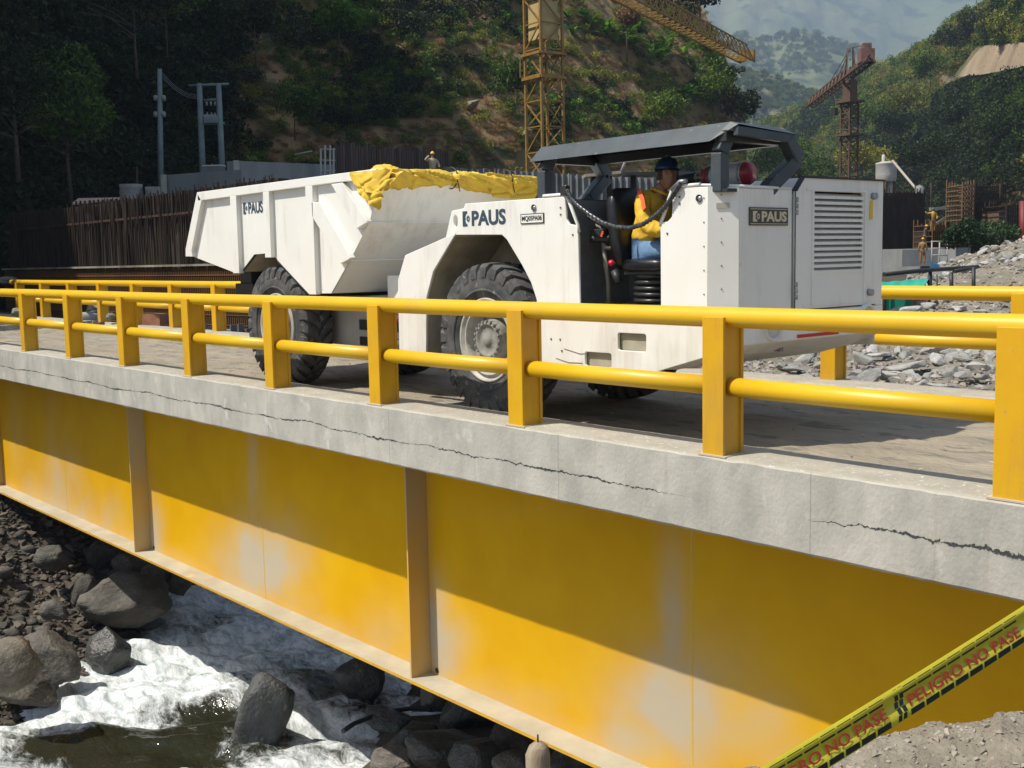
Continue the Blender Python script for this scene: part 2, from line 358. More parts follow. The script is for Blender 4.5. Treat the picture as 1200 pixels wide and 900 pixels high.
def dep_z(px, py, z): return (onZ(px, py, z)-CAM).dot(FW)
BL = [  # px, py, z, w, h, mesh, tilt, label
 (147, 702, -5.0, 98, 54, B_dry[0], 2, 'large long brown boulder lying at the water edge under the girder'),
 (121, 649, -4.6, 36, 30, B_dry[1], 20, 'blocky boulder directly above the large long boulder'),
 (151, 663, -4.7, 36, 26, B_dry[2], 0, 'rounded boulder second from left in the row above the long boulder'),
 (184, 672, -4.8, 36, 28, B_dry[3], 25, 'rounded boulder third in the row, just below the girder flange'),
 (208, 684, -5.0, 26, 30, B_dry[4], 30, 'boulder at the right end of the row, touching the waterfall'),
 (62, 654, -4.2, 40, 28, B_dry[5], -10, 'flat topped boulder lying alone on the dark dirt bank'),
 (98, 694, -4.8, 24, 38, B_dry[2], -30, 'tilted boulder leaning on the left end of the long boulder'),
 (64, 716, -4.7, 30, 22, B_dry[1], -12, 'grey boulder among the pebbles left of the long boulder'),
 (10, 778, -4.5, 70, 56, boulder_mesh(81, mat('tan_boulder', (.19, .165, .12), (.12, .10, .075), 3, .85, .03, 10)), 12, 'big pale boulder cut by the left edge of the picture'),
 (62, 772, -5.0, 74, 44, B_dry[3], -38, 'brown slanting boulder rising from the foaming water'),
 (22, 802, -5.1, 88, 26, B_dry[0], -24, 'flat brown slab boulder at the lower left water edge'),
 (130, 768, -5.5, 52, 60, B_wet[0], -24, 'dark wet boulder with foam running round it'),
 (164, 728, -5.4, 46, 18, B_wet[1], 0, 'low black wet boulder under the long brown boulder'),
]
for px, py, z, w, h, me, tl, lb in BL: face(px, py, dep_z(px, py+h*.3, z), w, h, me, tl, lb)
big = face(308, 842, dep_z(300, 880, -5.6), 72, 96, boulder_mesh(77, mat('grey_river_rock', (.085, .088, .085), (.05, .052, .05), 2.6, .6, .03, 10, c3=(.16, .155, .14), s3=6, t3=.63)), -14, 'big dark grey boulder standing upright in the white water')
BR = [
 (422, 792, -5.2, 50, 52, B_wet[2], 20, 'dark wet boulder half hidden by the girder flange'),
 (508, 818, -5.2, 34, 34, B_pale[1], 0, 'pale tan boulder just below the girder flange'),
 (548, 834, -5.1, 60, 56, B_wet[1], 20, 'large shiny dark boulder beside the pale tan one'),
 (462, 848, -5.4, 58, 36, B_wet[0], -18, 'flat dark rock at the end of the black cable'),
 (486, 872, -5.2, 62, 46, B_wet[3], 10, 'dark rock in the middle of the lower bank'),
 (524, 878, -5.0, 84, 50, B_wet[2], -8, 'long dark rock along the lower edge of the bank'),
 (466, 893, -5.2, 64, 34, B_dry[5], 0, 'brown rock on the bottom edge left of the dark rocks'),
 (560, 886, -4.8, 60, 48, B_wet[0], 20, 'dark rock under the girder behind the wooden stake'),
 (598, 870, -4.9, 44, 40, B_dry[1], -20, 'angular grey rock left of the wooden stake'),
 (604, 898, -4.4, 50, 30, B_dry[2], 0, 'grey rock at the foot of the wooden stake'),
 (672, 892, -4.4, 60, 34, B_dry[0], 12, 'grey boulder right of the wooden stake'),
 (375, 808, -5.6, 34, 12, B_wet[3], 0, 'small flat rock washed over by the river'),
]
for px, py, z, w, h, me, tl, lb in BR: face(px, py, dep_z(px, py+h*.2, z), w, h, me, tl, lb)
rr = random.Random(3)
n = 0
while n < 150:
    px = rr.uniform(-30, 215); py = rr.uniform(590, 830)
    # keep to the bank, left of the waterline
    if py < 570+px*.46 or py > 842-(px)*.68+14: continue
    t = None
    z = -2.5
    for k in range(12):
        q = onZ(px, py, z); z = .5*z+.5*H(q.x, q.y)
    q = onZ(px, py, z); dd = (q-CAM).dot(FW)
    s = rr.uniform(3, 9)*(1.5 if rr.random() < .2 else 1)*dd/F_PX
    if py < 660 and rr.random() < .7: s *= .5
    rock(rr.choice(B_small), q+Vector((0, 0, s*.2)), (s*1.3, s, s*.8), (rr.uniform(-.4, .4), rr.uniform(-.4, .4), rr.uniform(0, 6.3)), 'small brown stone on the shaded dirt bank', 'small stones on the left bank', 'stone', 'stone'); n += 1
# fine gravel on that bank, one mesh
def pebbles(name, m, cnt, pick, s0, s1, seed=1, hull=8):
    r = random.Random(seed); mb = MB(); base = []
    for k in range(10):
        bm = bmesh.new()
        for _ in range(hull+2):
            v = Vector((r.gauss(0, 1), r.gauss(0, 1), r.gauss(0, 1))).normalized(); bm.verts.new((v.x, v.y*.8, v.z*.6))
        bmesh.ops.convex_hull(bm, input=bm.verts)
        for v in [v for v in bm.verts if not v.link_faces]: bm.verts.remove(v)
        bm.verts.index_update(); base.append(([v.co.copy() for v in bm.verts], [tuple(v.index for v in f.verts) for f in bm.faces])); bm.free()
    i = 0
    while i < cnt:
        p = pick(r)
        if p is None: continue
        vs, fs = base[r.randrange(10)]; s = s0*(s1/s0)**(r.random()**2.2)
        R = Matrix.Rotation(r.uniform(0, 6.3), 3, 'Z') @ Matrix.Rotation(r.uniform(-.6, .6), 3, 'X') @ Matrix.Rotation(r.uniform(-.6, .6), 3, 'Y')
        mb.add([p+R @ (v*s) for v in vs], fs); i += 1
    return tag(mb.build(name, m), kind='stuff')
def pick_left(r):
    px = r.uniform(-40, 220); py = r.uniform(575, 850)
    if py < 566+px*.46 or py > 850-px*.66+10: return None
    z = -2.5
    for k in range(12):
        q = onZ(px, py, z); z = .5*z+.5*H(q.x, q.y)
    return onZ(px, py, z)
pebbles('bank_gravel', mat('bank_gravel', (.07, .058, .045), (.13, .11, .085), 2, .9, island=.4), 5200, pick_left, .025, .17, 4)['label'] = 'loose brown gravel on the shaded left river bank'
# black cable in the water
mb = MB(); pts = [at(p[0], p[1], dep_z(p[0], p[1], -5.15)) for p in ((402, 857), (415, 848), (435, 840), (455, 834), (475, 831), (492, 829), (505, 832))]
tag(mb.tube(pts, .035, 8).build('cable', black), 'black curved cable lying over the rocks above the water', 'cable')
# wooden stake
def stake():
    mb = MB(); c = at(631, 905, 6.1); r = .066; prof = []
    for z, q in ((-1.4, .95), (-.6, 1.0), (-.05, 1.0), (.10, .98), (.145, .80), (.165, .45), (.17, .05)): prof.append((z, r*q))
    mb.lathe(prof, 14, 'Z', c)
    for i, v in enumerate(mb.v):
        v = Vector(v); v += Vector((1, .4, 0))*.006*nz(v.x, v.y, v.z, 9); mb.v[i] = tuple(v)
    t = thing('wooden_stake', c+Vector((0, 0, -1.4)), 'short sawn wooden stake standing below the girder', 'stake')
    mb.build('log', wood, t)
    MB().tube([c+Vector((0, 0, .15)), c+Vector((.0, .0, .21))], .005, 6).build('nail', black, t)
stake()
# ------------------------------------------------------------------ gravel mound in the near right corner
def mound():
    gm = mat('mound_gravel', (.27, .235, .18), (.18, .155, .115), 9, .95, .02, 40)
    crest = [(880, 930), (960, 912), (985, 897), (1040, 882), (1070, 877), (1110, 868), (1135, 866), (1170, 862), (1182, 851), (1200, 850), (1260, 846), (1340, 838)]
    def cy(px):
        for (a, b), (c, d) in zip(crest, crest[1:]):
            if a <= px <= c: return b+(d-b)*(px-a)/(c-a)
        return crest[0][1] if px < crest[0][0] else crest[-1][1]
    def fn(u, v):
        px = 860+480*u
        if v < .5: d = 1.2+(3.6-1.2)*v/.5
        else: d = 3.6+4.5*(v-.5)/.5
        top = at(px, cy(px), 3.6).z
        if v <= .5: z = top-.42*(1-v/.5)*.8-(.0)
        else: z = top-1.9*(v-.5)/.5*1.6
        p = at(px, 450, d); n_ = nz(p.x, p.y, 2, 6)*.022+nz(p.x, p.y, 2, 22)*.010
        return Vector((p.x, p.y, z+n_))
    mb = MB().grid(fn, 220, 120); o = tag(mb.build('gravel_mound', gm), kind='structure')
    def pk(r):
        q = fn(r.random(), min(.62, abs(r.gauss(.42, .14)))); return q
    pebbles('mound_gravel', mat('mound_stones', (.34, .30, .235), (.24, .21, .165), 6, .9, island=.3), 5000, pk, .004, .022, 9, 6)['label'] = 'loose pale gravel on the mound in the near corner'
mound()
# ================================================================== BRIDGE
XE0, XE1 = -36.0, 3.4
L_ = 2.151
def concrete_edge_m():
    m = mat('edge_beam_concrete', (.49, .465, .405), (.345, .33, .29), 2.2, .85, .005, 45, stretch=(1, 1, .6), c3=(.52, .50, .44), s3=6, t3=.62)
    N = m.node_tree.nodes; L = m.node_tree.links; P = N['Principled BSDF']
    src = P.inputs['Base Color'].links[0].from_socket
    g = N.new('ShaderNodeNewGeometry'); s = N.new('ShaderNodeSeparateXYZ'); L.new(g.outputs['Position'], s.inputs[0])
    def nm(op, a, b=None, c=None):
        x = N.new('ShaderNodeMath'); x.operation = op
        for i, q in enumerate((a, b, c)):
            if q is None: continue
            if isinstance(q, (int, float)): x.inputs[i].default_value = q
            else: L.new(q, x.inputs[i])
        return x.outputs[0]
    def noise1(scale, det, dim=(1, 0, 0), off=0):
        mp = N.new('ShaderNodeMapping'); mp.inputs['Scale'].default_value = dim; mp.inputs['Location'].default_value = (off, 0, 0); L.new(g.outputs['Position'], mp.inputs[0])
        n = N.new('ShaderNodeTexNoise'); n.inputs['Scale'].default_value = scale; n.inputs['Detail'].default_value = det; n.inputs['Roughness'].default_value = .7; L.new(mp.outputs[0], n.inputs[0]); return n.outputs[0]
    n1 = noise1(.55, 2, off=3.3); n2 = noise1(9, 6, (1, 0, .2)); n3 = noise1(1.2, 3, off=11); n4 = noise1(30, 4, (1, 0, 1))
    zc = nm('ADD', nm('MULTIPLY', n1, .16), -.45); zc = nm('ADD', zc, nm('MULTIPLY', n2, .075)); zc = nm('ADD', zc, nm('MULTIPLY', noise1(45, 3, (1, 0, .5)), .022))
    dist = nm('ABSOLUTE', nm('SUBTRACT', s.outputs[2], zc))
    wid = nm('MAXIMUM', nm('MULTIPLY', nm('SUBTRACT', nm('ADD', nm('MULTIPLY', n3, .75), nm('MULTIPLY', n4, .55)), .575), .085), .0012)
    def rng(a, b, c, d):
        m_ = N.new('ShaderNodeMapRange'); m_.interpolation_type = 'SMOOTHSTEP'; L.new(s.outputs[0], m_.inputs[0]); m_.inputs[1].default_value = a; m_.inputs[2].default_value = b; m_.inputs[3].default_value = c; m_.inputs[4].default_value = d; return m_.outputs[0]
    fac_ = nm('ADD', nm('MULTIPLY', rng(-2.9, -2.1, 1, 0), .75), nm('MULTIPLY', rng(-1.35, -.5, 0, 1), 1.2))
    n5 = noise1(70, 3, (1, 0, 1)); wid = nm('MAXIMUM', nm('MULTIPLY', wid, nm('MULTIPLY', fac_, nm('MULTIPLY', n5, 2.1))), .0001)
    ck = N.new('ShaderNodeMapRange'); L.new(nm('DIVIDE', dist, wid), ck.inputs[0]); ck.inputs[1].default_value = .55; ck.inputs[2].default_value = 1.1; ck.inputs[3].default_value = 1; ck.inputs[4].default_value = 0
    # pour joints
    ph = nm('FRACT', nm('ADD', nm('DIVIDE', s.outputs[0], 2.44), nm('MULTIPLY', n4, .002))); jd = nm('LESS_THAN', nm('ABSOLUTE', nm('SUBTRACT', ph, .5)), .0022)
    # rain streaks
    st = noise1(7, 5, (1, 0, .06)); sr = N.new('ShaderNodeMapRange'); sr.inputs[1].default_value = .56; sr.inputs[2].default_value = .72; L.new(st, sr.inputs[0])
    mx = N.new('ShaderNodeMix'); mx.data_type = 'RGBA'; L.new(nm('MULTIPLY', sr.outputs[0], .48), mx.inputs[0]); L.new(src, mx.inputs[6]); mx.inputs[7].default_value = (.27, .22, .15, 1)
    m2 = N.new('ShaderNodeMix'); m2.data_type = 'RGBA'; L.new(nm('MAXIMUM', ck.outputs[0], nm('MULTIPLY', jd, .28)), m2.inputs[0]); L.new(mx.outputs[2], m2.inputs[6]); m2.inputs[7].default_value = (.045, .05, .055, 1)
    L.new(m2.outputs[2], P.inputs['Base Color'])
    b = [n for n in N if n.type == 'BUMP'][0]; b2 = N.new('ShaderNodeBump'); b2.inputs['Distance'].default_value = .02; b2.invert = True
    L.new(ck.outputs[0], b2.inputs['Height']); L.new(b.outputs[0], b2.inputs['Normal']); L.new(b2.outputs[0], P.inputs['Normal'])
    return m
edge_m = concrete_edge_m()
curb_m = mat('dusty_curb', (.42, .385, .31), (.34, .31, .25), 3, .9, .006, 60, c3=(.56, .54, .50), s3=30, t3=.6)
def girder_m():
    m = mat('girder_paint', (.71, .388, .002), (.66, .34, .001), 1.2, .5, spec=.12, bump=.0006, bscale=60)
    N = m.node_tree.nodes; L = m.node_tree.links; P = N['Principled BSDF']; src = P.inputs['Base Color'].links[0].from_socket
    a = N.new('ShaderNodeAttribute'); a.attribute_name = 'fade'
    tc = N.new('ShaderNodeTexCoord'); n = N.new('ShaderNodeTexNoise'); n.inputs['Scale'].default_value = 5; n.inputs['Detail'].default_value = 8; L.new(tc.outputs['Object'], n.inputs[0])
    mr = N.new('ShaderNodeMapRange'); mr.inputs[3].default_value = .8; mr.inputs[4].default_value = 1.2; L.new(n.outputs[0], mr.inputs[0])
    mu = N.new('ShaderNodeMath'); mu.operation = 'MULTIPLY'; mu.use_clamp = True; L.new(a.outputs['Fac'], mu.inputs[0]); L.new(mr.outputs[0], mu.inputs[1])
    x = N.new('ShaderNodeMix'); x.data_type = 'RGBA'; L.new(mu.outputs[0], x.inputs[0]); L.new(src, x.inputs[6]); x.inputs[7].default_value = (.50, .42, .30, 1); L.new(x.outputs[2], P.inputs['Base Color'])
    r = N.new('ShaderNodeMapRange'); r.inputs[3].default_value = .42; r.inputs[4].default_value = .85; L.new(mu.outputs[0], r.inputs[0]); L.new(r.outputs[0], P.inputs['Roughness'])
    return m
gird_m = girder_m()
cream_m = mat('dusty_flange', (.47, .43, .33), (.38, .34, .25), 2, .8, .002, 40, c3=(.64, .44, .16), s3=3, t3=.66)
stiff_m = mat('dusty_stiffener', (.60, .36, .06), (.46, .36, .20), 1.3, .6, stretch=(1, 1, .5))
ZW0, ZW1 = -.565, -3.14; YW = .94
FADE = [(40, 600, 24, 40, .6), (70, 585, 22, 46, .8), (60, 560, 8, 90, .35), (85, 610, 30, 30, .7), (128, 615, 16, 26, .6), (178, 640, 12, 40, .85), (172, 600, 7, 40, .5),
        (305, 660, 44, 44, .95), (265, 655, 20, 30, .6), (296, 560, 6, 90, .55), (300, 610, 14, 60, .45), (345, 710, 26, 22, .5), (455, 745, 30, 34, .5), (505, 735, 20, 50, .9), (520, 760, 26, 34, .9),
        (500, 650, 6, 90, .4), (800, 830, 70, 66, .9), (750, 870, 50, 34, .8), (788, 730, 16, 90, .75), (795, 680, 9, 70, .5), (860, 850, 60, 40, .7), (600, 820, 60, 18, .35), (700, 868, 60, 20, .45),
        (900, 880, 60, 30, .45), (560, 800, 40, 16, .35), (610, 600, 120, 14, .12), (20, 520, 10, 80, .3)]
FB = [(*XZ(a, b, YW), a, b, c, d, e) for a, b, c, d, e in FADE]
def fade(x, z):
    v = 0
    if -26 < x < 1:
        px, py, d = proj((x, YW, z))
        for _, _, a, b, c, dd, e in FB:
            q = ((px-a)/(c*1.18))**2+((py-b)/(dd*1.18))**2+.5*nz(x*1.3, z*1.3, 0, 1)
            q = max(q, 0)
            if q < 6: v = max(v, e*math.exp(-q*.8))
    v = min(1, 1.12*v)**1.7
    v = max(v, .42*sstep(.30, 0, z-ZW1)*(.6+.6*nz(x, 0, 0, .6)))
    return v
def bridge():
    t = thing('bridge', (XE0, 2.4, -3.2), 'concrete deck bridge on deep yellow steel plate girders crossing the river', 'bridge')
    # deck slab between and edge beams proud of it
    MB().b2((XE0, .30, -.40), (XE1, 4.50, -.12)).build('deck_slab', conc, t)
    nseg = int((XE1-XE0)/.11)
    def fn(u, v):
        x = XE0+(XE1-XE0)*u
        prof = [(0.52, -.572), (.0, -.572), (-.02, -.555), (-.02, -.28), (-.02, -.02), (.0, 0), (.26, .012), (.50, .002), (.56, -.10)]
        k = v*(len(prof)-1); i = min(int(k), len(prof)-2); f = k-i; y = prof[i][0]*(1-f)+prof[i+1][0]*f; z = prof[i][1]*(1-f)+prof[i+1][1]*f
        e = .006*nz(x, i, 0, 5) if i in (0, 1, 4, 5) else .003*nz(x, y, z, 6)
        if i <= 1: z -= abs(.010*nz(x, 3, 0, 7))
        return Vector((x, y+e*(1 if i < 6 else 0), z+e))
    near = MB().grid(fn, nseg, 16, smooth=False).build('edge_beam', edge_m, t)
    near.data.materials.append(curb_m)
    for p in near.data.polygons:
        if p.center.z > -.012: p.material_index = 1
    ys = 4.795
    far = MB().grid(lambda u, v: (lambda q: Vector((q.x, ys-q.y, q.z)))(fn(u, v)), nseg//2, 16, smooth=False).build('edge_beam', edge_m, t)
    far.data.materials.append(curb_m)
    for p in far.data.polygons:
        if p.center.z > -.012: p.material_index = 1
    for k, yw in enumerate((YW, 3.86)):
        nu, nv = (700, 60) if k == 0 else (40, 4)
        mb = MB().grid(lambda u, v: Vector((XE0+.2+(XE1-XE0-.4)*u, yw, ZW1+(ZW0-ZW1)*v)), nu, nv)
        w = mb.build('girder', gird_m, t)
        if k == 0:
            a = w.data.attributes.new('fade', 'FLOAT', 'POINT'); a.data.foreach_set('value', [fade(v.co.x, v.co.z) for v in w.data.vertices])
        s_ = 1 if k == 0 else -1
        fl = MB().b2((XE0, yw-.31, ZW1-.035), (XE1, yw+.31, ZW1)).build('bottom_flange', cream_m, w)
        fl.data.materials.append(yellow)
        for p in fl.data.polygons:
            if p.normal.z < .5: p.material_index = 1
        for xs in ([-29.6, -22.0, -14.42, -6.84, .75] if k == 0 else [-14.4, -6.8]):
            MB().b2((xs-.012, yw-.27*s_, ZW1), (xs+.012, yw-.002*s_, ZW0+.003)).build('stiffener', stiff_m, w)
        if k == 0:
            for xs in (-18.2, -10.62, -3.06):
                MB().b2((xs-.010, yw-.0016, ZW1+.003), (xs+.010, yw-.0003, ZW0)).build('weld_seam', mat('weld_seam', (.62, .40, .05), None, 3, .6), w)
            for xs in (-14.30, -6.72):
                MB().lathe([(-.006, .0), (-.006, .03), (0, .03)], 10, 'Y', (xs, yw, ZW1+.05)).build('drain_hole', black, w)
    for x in np.arange(-34, 2, 5.0): MB().b2((x-.05, YW+.02, -2.4), (x+.05, 3.84, -2.1)).build('cross_brace', yellow, t)
    return t
bridge()
# abutments
for x0, x1, lb in ((XE1-2.2, XE1+2.5, 'concrete abutment under the near right end of the bridge'), (XE0-3, XE0+1.6, 'concrete abutment under the far left end of the bridge')):
    tag(MB().b2((x0, -.2, -7), (x1, 5.0, -3.30)).b2((x0+1.2 if x0 > -20 else x0, -.2, -3.35), (x1 if x0 > -20 else x1-1.4, 5.0, -.61)).build('abutment', conc), lb, 'abutment')
# road
def road_m():
    m = mat('dusty_road', (.36, .305, .225), (.25, .215, .16), 1.6, .95, .03, 22, stretch=(.6, 1.4, 1), c3=(.19, .17, .135), s3=5, t3=.56)
    return m
def road():
    def fn(u, v):
        x = -70+(70+14)*u; y = .52+(4.28-.52)*v if XE0 < x < XE1 else .52-2*0+(3.76)*v
        z = -.095-.012+.018*nz(x*.3, y*2.2, 0, 1.2)+.010*nz(x, y, 4, 5)
        e = min(y-.52, 4.28-y); z += .03*sstep(.35, 0, e)*(1+nz(x, 0, 1, 1.5))
        return Vector((x, y, z))
    tag(MB().grid(fn, 900, 60).build('road', road_m()), kind='structure')
    def pk(r):
        x = -18+20*r.random()**.6; y = r.choice((.55+abs(r.gauss(0, .12)), 4.25-abs(r.gauss(0, .15)), r.uniform(.6, 4.2)))
        return Vector((x, y, -.10))
    pebbles('road_grit', mat('road_grit', (.36, .33, .28), (.28, .25, .2), 8, .95, island=.3), 1600, pk, .005, .022, 5, 6)['label'] = 'loose grit and pebbles scattered on the road surface'
road()
# approach roads beyond the deck ends
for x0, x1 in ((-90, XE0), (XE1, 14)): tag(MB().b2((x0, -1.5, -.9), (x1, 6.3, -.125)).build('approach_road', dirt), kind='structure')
# ------------------------------------------------------------------ railings
def railing(y0, sgn, label, xs):
    t = thing('bridge_railing', (xs[0], y0, 0), label, 'railing')
    for i, x in enumerate(xs):                          # H-section posts: two flanges, recessed web
        w = .19; mb = MB(); ya, yb = y0, y0+sgn*.235; e = .0
        mb.b2((x, ya, .002), (x+w, ya+sgn*.028, .99)); mb.b2((x+.004, yb-sgn*.028, .002), (x+w-.004, yb, .982)); mb.b2((x+.022, ya+sgn*.026, .003), (x+w-.022, yb-sgn*.026, .985))
        o = mb.build('post', yellow, t, bevel=.004)
        MB().b2((x-.03, ya-.012*sgn, -.004), (x+w+.03, yb+.02*sgn, .008)).build('base_plate', mat('grout', (.55, .43, .24), (.5, .46, .38), 9, .9), o)
    ym = y0+sgn*.115
    for k in range(len(xs)-1, 0, -1):
        pass
    xa, xb = min(xs)-.6, max(xs)+.9
    MB().tube([(x, ym, .986+.003*math.sin(x*.7)) for x in np.linspace(xa, xb, 60)], .0735, 24).build('top_rail', rail_m, t)
    s_ = sorted(xs)
    for a, b in zip(s_, s_[1:]): MB().tube([(a+.10, ym, .490), ((a+b)/2, ym, .487), (b+.10, ym, .490)], .069, 24).build('middle_rail', rail_m, t)
    return t

posts = [-.005-i*L_ for i in range(-1, 16)]
railing(0.0, 1, 'near yellow steel pipe railing along the closest bridge edge', posts)
railing(4.573, 1, 'far yellow steel pipe railing on the opposite bridge edge', [x+.02 for x in posts])
# ================================================================== TRUCK
TY0, TY1 = .62, 2.80
truck = thing('dump_truck', (-6.5, 1.7, -.1), 'dusty white articulated mining dump truck with an open cab crossing the bridge', 'dump truck')
TK = truck
def wheel(x, y, out, name='wheel'):
    """out=-1: outer side faces the near railing"""
    w = thing(name, (x, y, .645), None, None); w.parent = TK; w.matrix_parent_inverse = wmat(TK).inverted()
    R = .745; W = .40; c = (x, y, .645); o = out
    prof = [(-.155, .405), (-.185, .43), (-.205, .50), (-.205, .56), (-.195, .62), (-.19, .655), (-.165, .70), (-.10, .712), (0, .716), (.10, .712), (.165, .70), (.19, .655), (.205, .56), (.205, .50), (.185, .43), (.155, .405)]
    tb = MB().lathe(prof, 64, 'Y', c); cc = Vector(c)
    def P(a, yy, r): return cc+Vector((math.cos(a)*r, yy, math.sin(a)*r))
    nl = 28
    for s in (-1, 1):
        for k in range(nl):
            a0 = 2*math.pi*(k+(.5 if s > 0 else 0))/nl; da = 2*math.pi/nl*.30; sk_ = -2*math.pi/nl*1.0
            st = [(.207, .610, 0, .9), (.200, .70, .0, 1.0), (.172, .737, .10, 1.08), (.09, .748, .45, 1.0), (-.010, .748, 1.0, .75)]
            vs = []
            for yy, r, q, wd in st:
                for sg in (-1, 1): vs.append(P(a0+sk_*q+sg*da*wd, s*yy, r))
            for yy, r, q, wd in st:
                for sg in (-1, 1): vs.append(P(a0+sk_*q+sg*da*wd*1.15, s*yy*.94, min(r, .71)-.04))
            n = len(st); fs = []
            for i in range(n-1):
                a, b, e, d = 2*i, 2*i+1, 2*i+3, 2*i+2; m = 2*n
                fs += [(a, b, e, d), (a, d, m+d, m+a), (b, m+b, m+e, e)]
            fs += [(0, 2*n, 2*n+1, 1), (2*n-2, 2*n-1, 4*n-1, 4*n-2)]
            tb.add(vs, fs)
    # raised ring on the side wall
    tb.lathe([(o*.203, .470), (o*.212, .480), (o*.212, .492), (o*.203, .50)], 64, 'Y', c)
    tb.build('tyre', rubber, w)
    d = o
    rim = MB().lathe([(d*.165, .412), (d*.185, .405), (d*.180, .385), (d*.150, .375), (d*.145, .350), (d*.170, .343), (d*.165, .330), (d*.09, .320), (d*.03, .300), (d*.02, .18), (d*.02, .0)], 48, 'Y', c).build('rim', rimm, w)
    hb = MB().lathe([(d*.02, .205), (d*.11, .200), (d*.155, .188), (d*.16, .175), (d*.172, .172), (d*.172, .150), (d*.150, .140), (d*.160, .06), (d*.175, .05), (d*.175, .0)], 36, 'Y', c)
    for k in range(20):
        a = 2*math.pi*k/20; hb.lathe([(d*.11, .014), (d*.180, .014), (d*.180, .0)], 6, 'Y', cc+Vector((math.cos(a)*.182, 0, math.sin(a)*.182)), smooth=False)
    for k in range(12):
        a = 2*math.pi*(k+.5)/12; hb.lathe([(d*.02, .016), (d*.055, .016), (d*.055, 0)], 6, 'Y', cc+Vector((math.cos(a)*.262, 0, math.sin(a)*.262)), smooth=False)
    hb.build('hub', hubm, w)
    return w
for x in (-5.39, -9.47):
    wheel(x, .835, -1); wheel(x, 2.56, 1)
    MB().tube([(x, 1.0, .645), (x, 2.4, .645)], .13, 14).box((x, 1.7, .645), (.5, .5, .42)).build('axle', black, TK, bevel=.02)
def pz(*pts, y=.62): return [XZ(a, b, y) for a, b in pts]
ybody = .635
# ---- front unit, near side sheet
side_out = [(-5.62, 1.96), (-4.24, 1.955), (-4.215, 1.93), (-4.205, 1.765), (-4.17, 1.715), (-4.07, 1.70), (-4.055, 1.60), (-4.055, .915), (-3.105, .915), (-3.105, 1.690), (-3.03, 1.695), (-2.985, 1.73), (-2.97, 1.955), (-2.62, 1.945), (-2.62, .635),
            (-3.09, .50), (-3.2, .46), (-4.60, .45), (-4.61, 1.05), (-4.68, 1.2), (-4.80, 1.36), (-5.01, 1.60), (-5.08, 1.645), (-5.79, 1.665)]
hole = [rrect(-3.99, .485, -3.67, .605, .02), rrect(-3.59, .64, -3.27, .785, .02)]
sp = plate('side_panel', side_out, hole, ybody, .03, white, TK)
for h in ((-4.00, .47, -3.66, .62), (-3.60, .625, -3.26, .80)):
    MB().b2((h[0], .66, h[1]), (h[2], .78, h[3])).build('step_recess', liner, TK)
plate('fender', [(-6.64, 1.48), (-5.83, 1.672), (-5.80, 1.660), (-6.16, 1.31), (-6.285, 1.05), (-6.32, .46), (-6.80, .455), (-6.785, 1.22)], [], .632, .03, white, TK)
br = plate('lifting_bracket', [(-5.92, 1.905), (-5.68, 1.925), (-5.66, 1.88), (-5.83, 1.665), (-6.03, 1.645)], [[(-5.86+.035*math.cos(a), 1.80+.06*math.sin(a)) for a in np.linspace(0, 6.28, 14)[:-1]]], .70, .03, white, TK)
# wheel arch liner (shade inside painted as dark beige)
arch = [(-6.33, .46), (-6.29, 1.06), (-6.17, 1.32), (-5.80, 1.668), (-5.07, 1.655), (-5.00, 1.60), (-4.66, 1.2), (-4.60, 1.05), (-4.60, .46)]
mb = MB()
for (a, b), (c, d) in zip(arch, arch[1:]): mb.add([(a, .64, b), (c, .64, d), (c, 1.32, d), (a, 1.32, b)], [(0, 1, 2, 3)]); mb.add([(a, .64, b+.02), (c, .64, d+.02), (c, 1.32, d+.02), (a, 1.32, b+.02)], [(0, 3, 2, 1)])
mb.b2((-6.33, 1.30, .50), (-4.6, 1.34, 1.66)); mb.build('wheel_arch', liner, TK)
# mirrored far sheets and deck sheets
plate('side_panel', [(-5.62, 1.9), (-2.5, 1.9), (-2.5, .6), (-4.6, .46), (-4.61, 1.05), (-5.01, 1.60), (-5.79, 1.64)], [], TY1-.03, .03, white, TK)
MB().b2((-6.78, .66, 1.19), (-6.74, 2.7, .50)).build('rear_sheet', white, TK)
mb = MB(); mb.add([(-6.64, .63, 1.47), (-5.80, .63, 1.655), (-5.80, 2.77, 1.655), (-6.64, 2.77, 1.47), (-6.79, .63, 1.21), (-6.79, 2.77, 1.21)], [(0, 1, 2, 3), (4, 0, 3, 5)])
mb.add([(-5.79, .63, 1.66), (-5.62, .63, 1.945), (-4.25, .63, 1.935), (-4.25, 2.77, 1.935), (-5.62, 2.77, 1.945), (-5.79, 2.77, 1.66)], [(0, 1, 4, 5), (1, 2, 3, 4)]); mb.build('deck_sheet', white, TK)
MB().b2((-6.6, 1.36, .50), (-3.15, 2.5, .98)).b2((-5.6, 1.36, .95), (-4.3, 2.7, 1.62)).build('chassis', mat('chassis_paint', (.30, .29, .26), (.20, .19, .17), 4, .7), TK, bevel=.01)
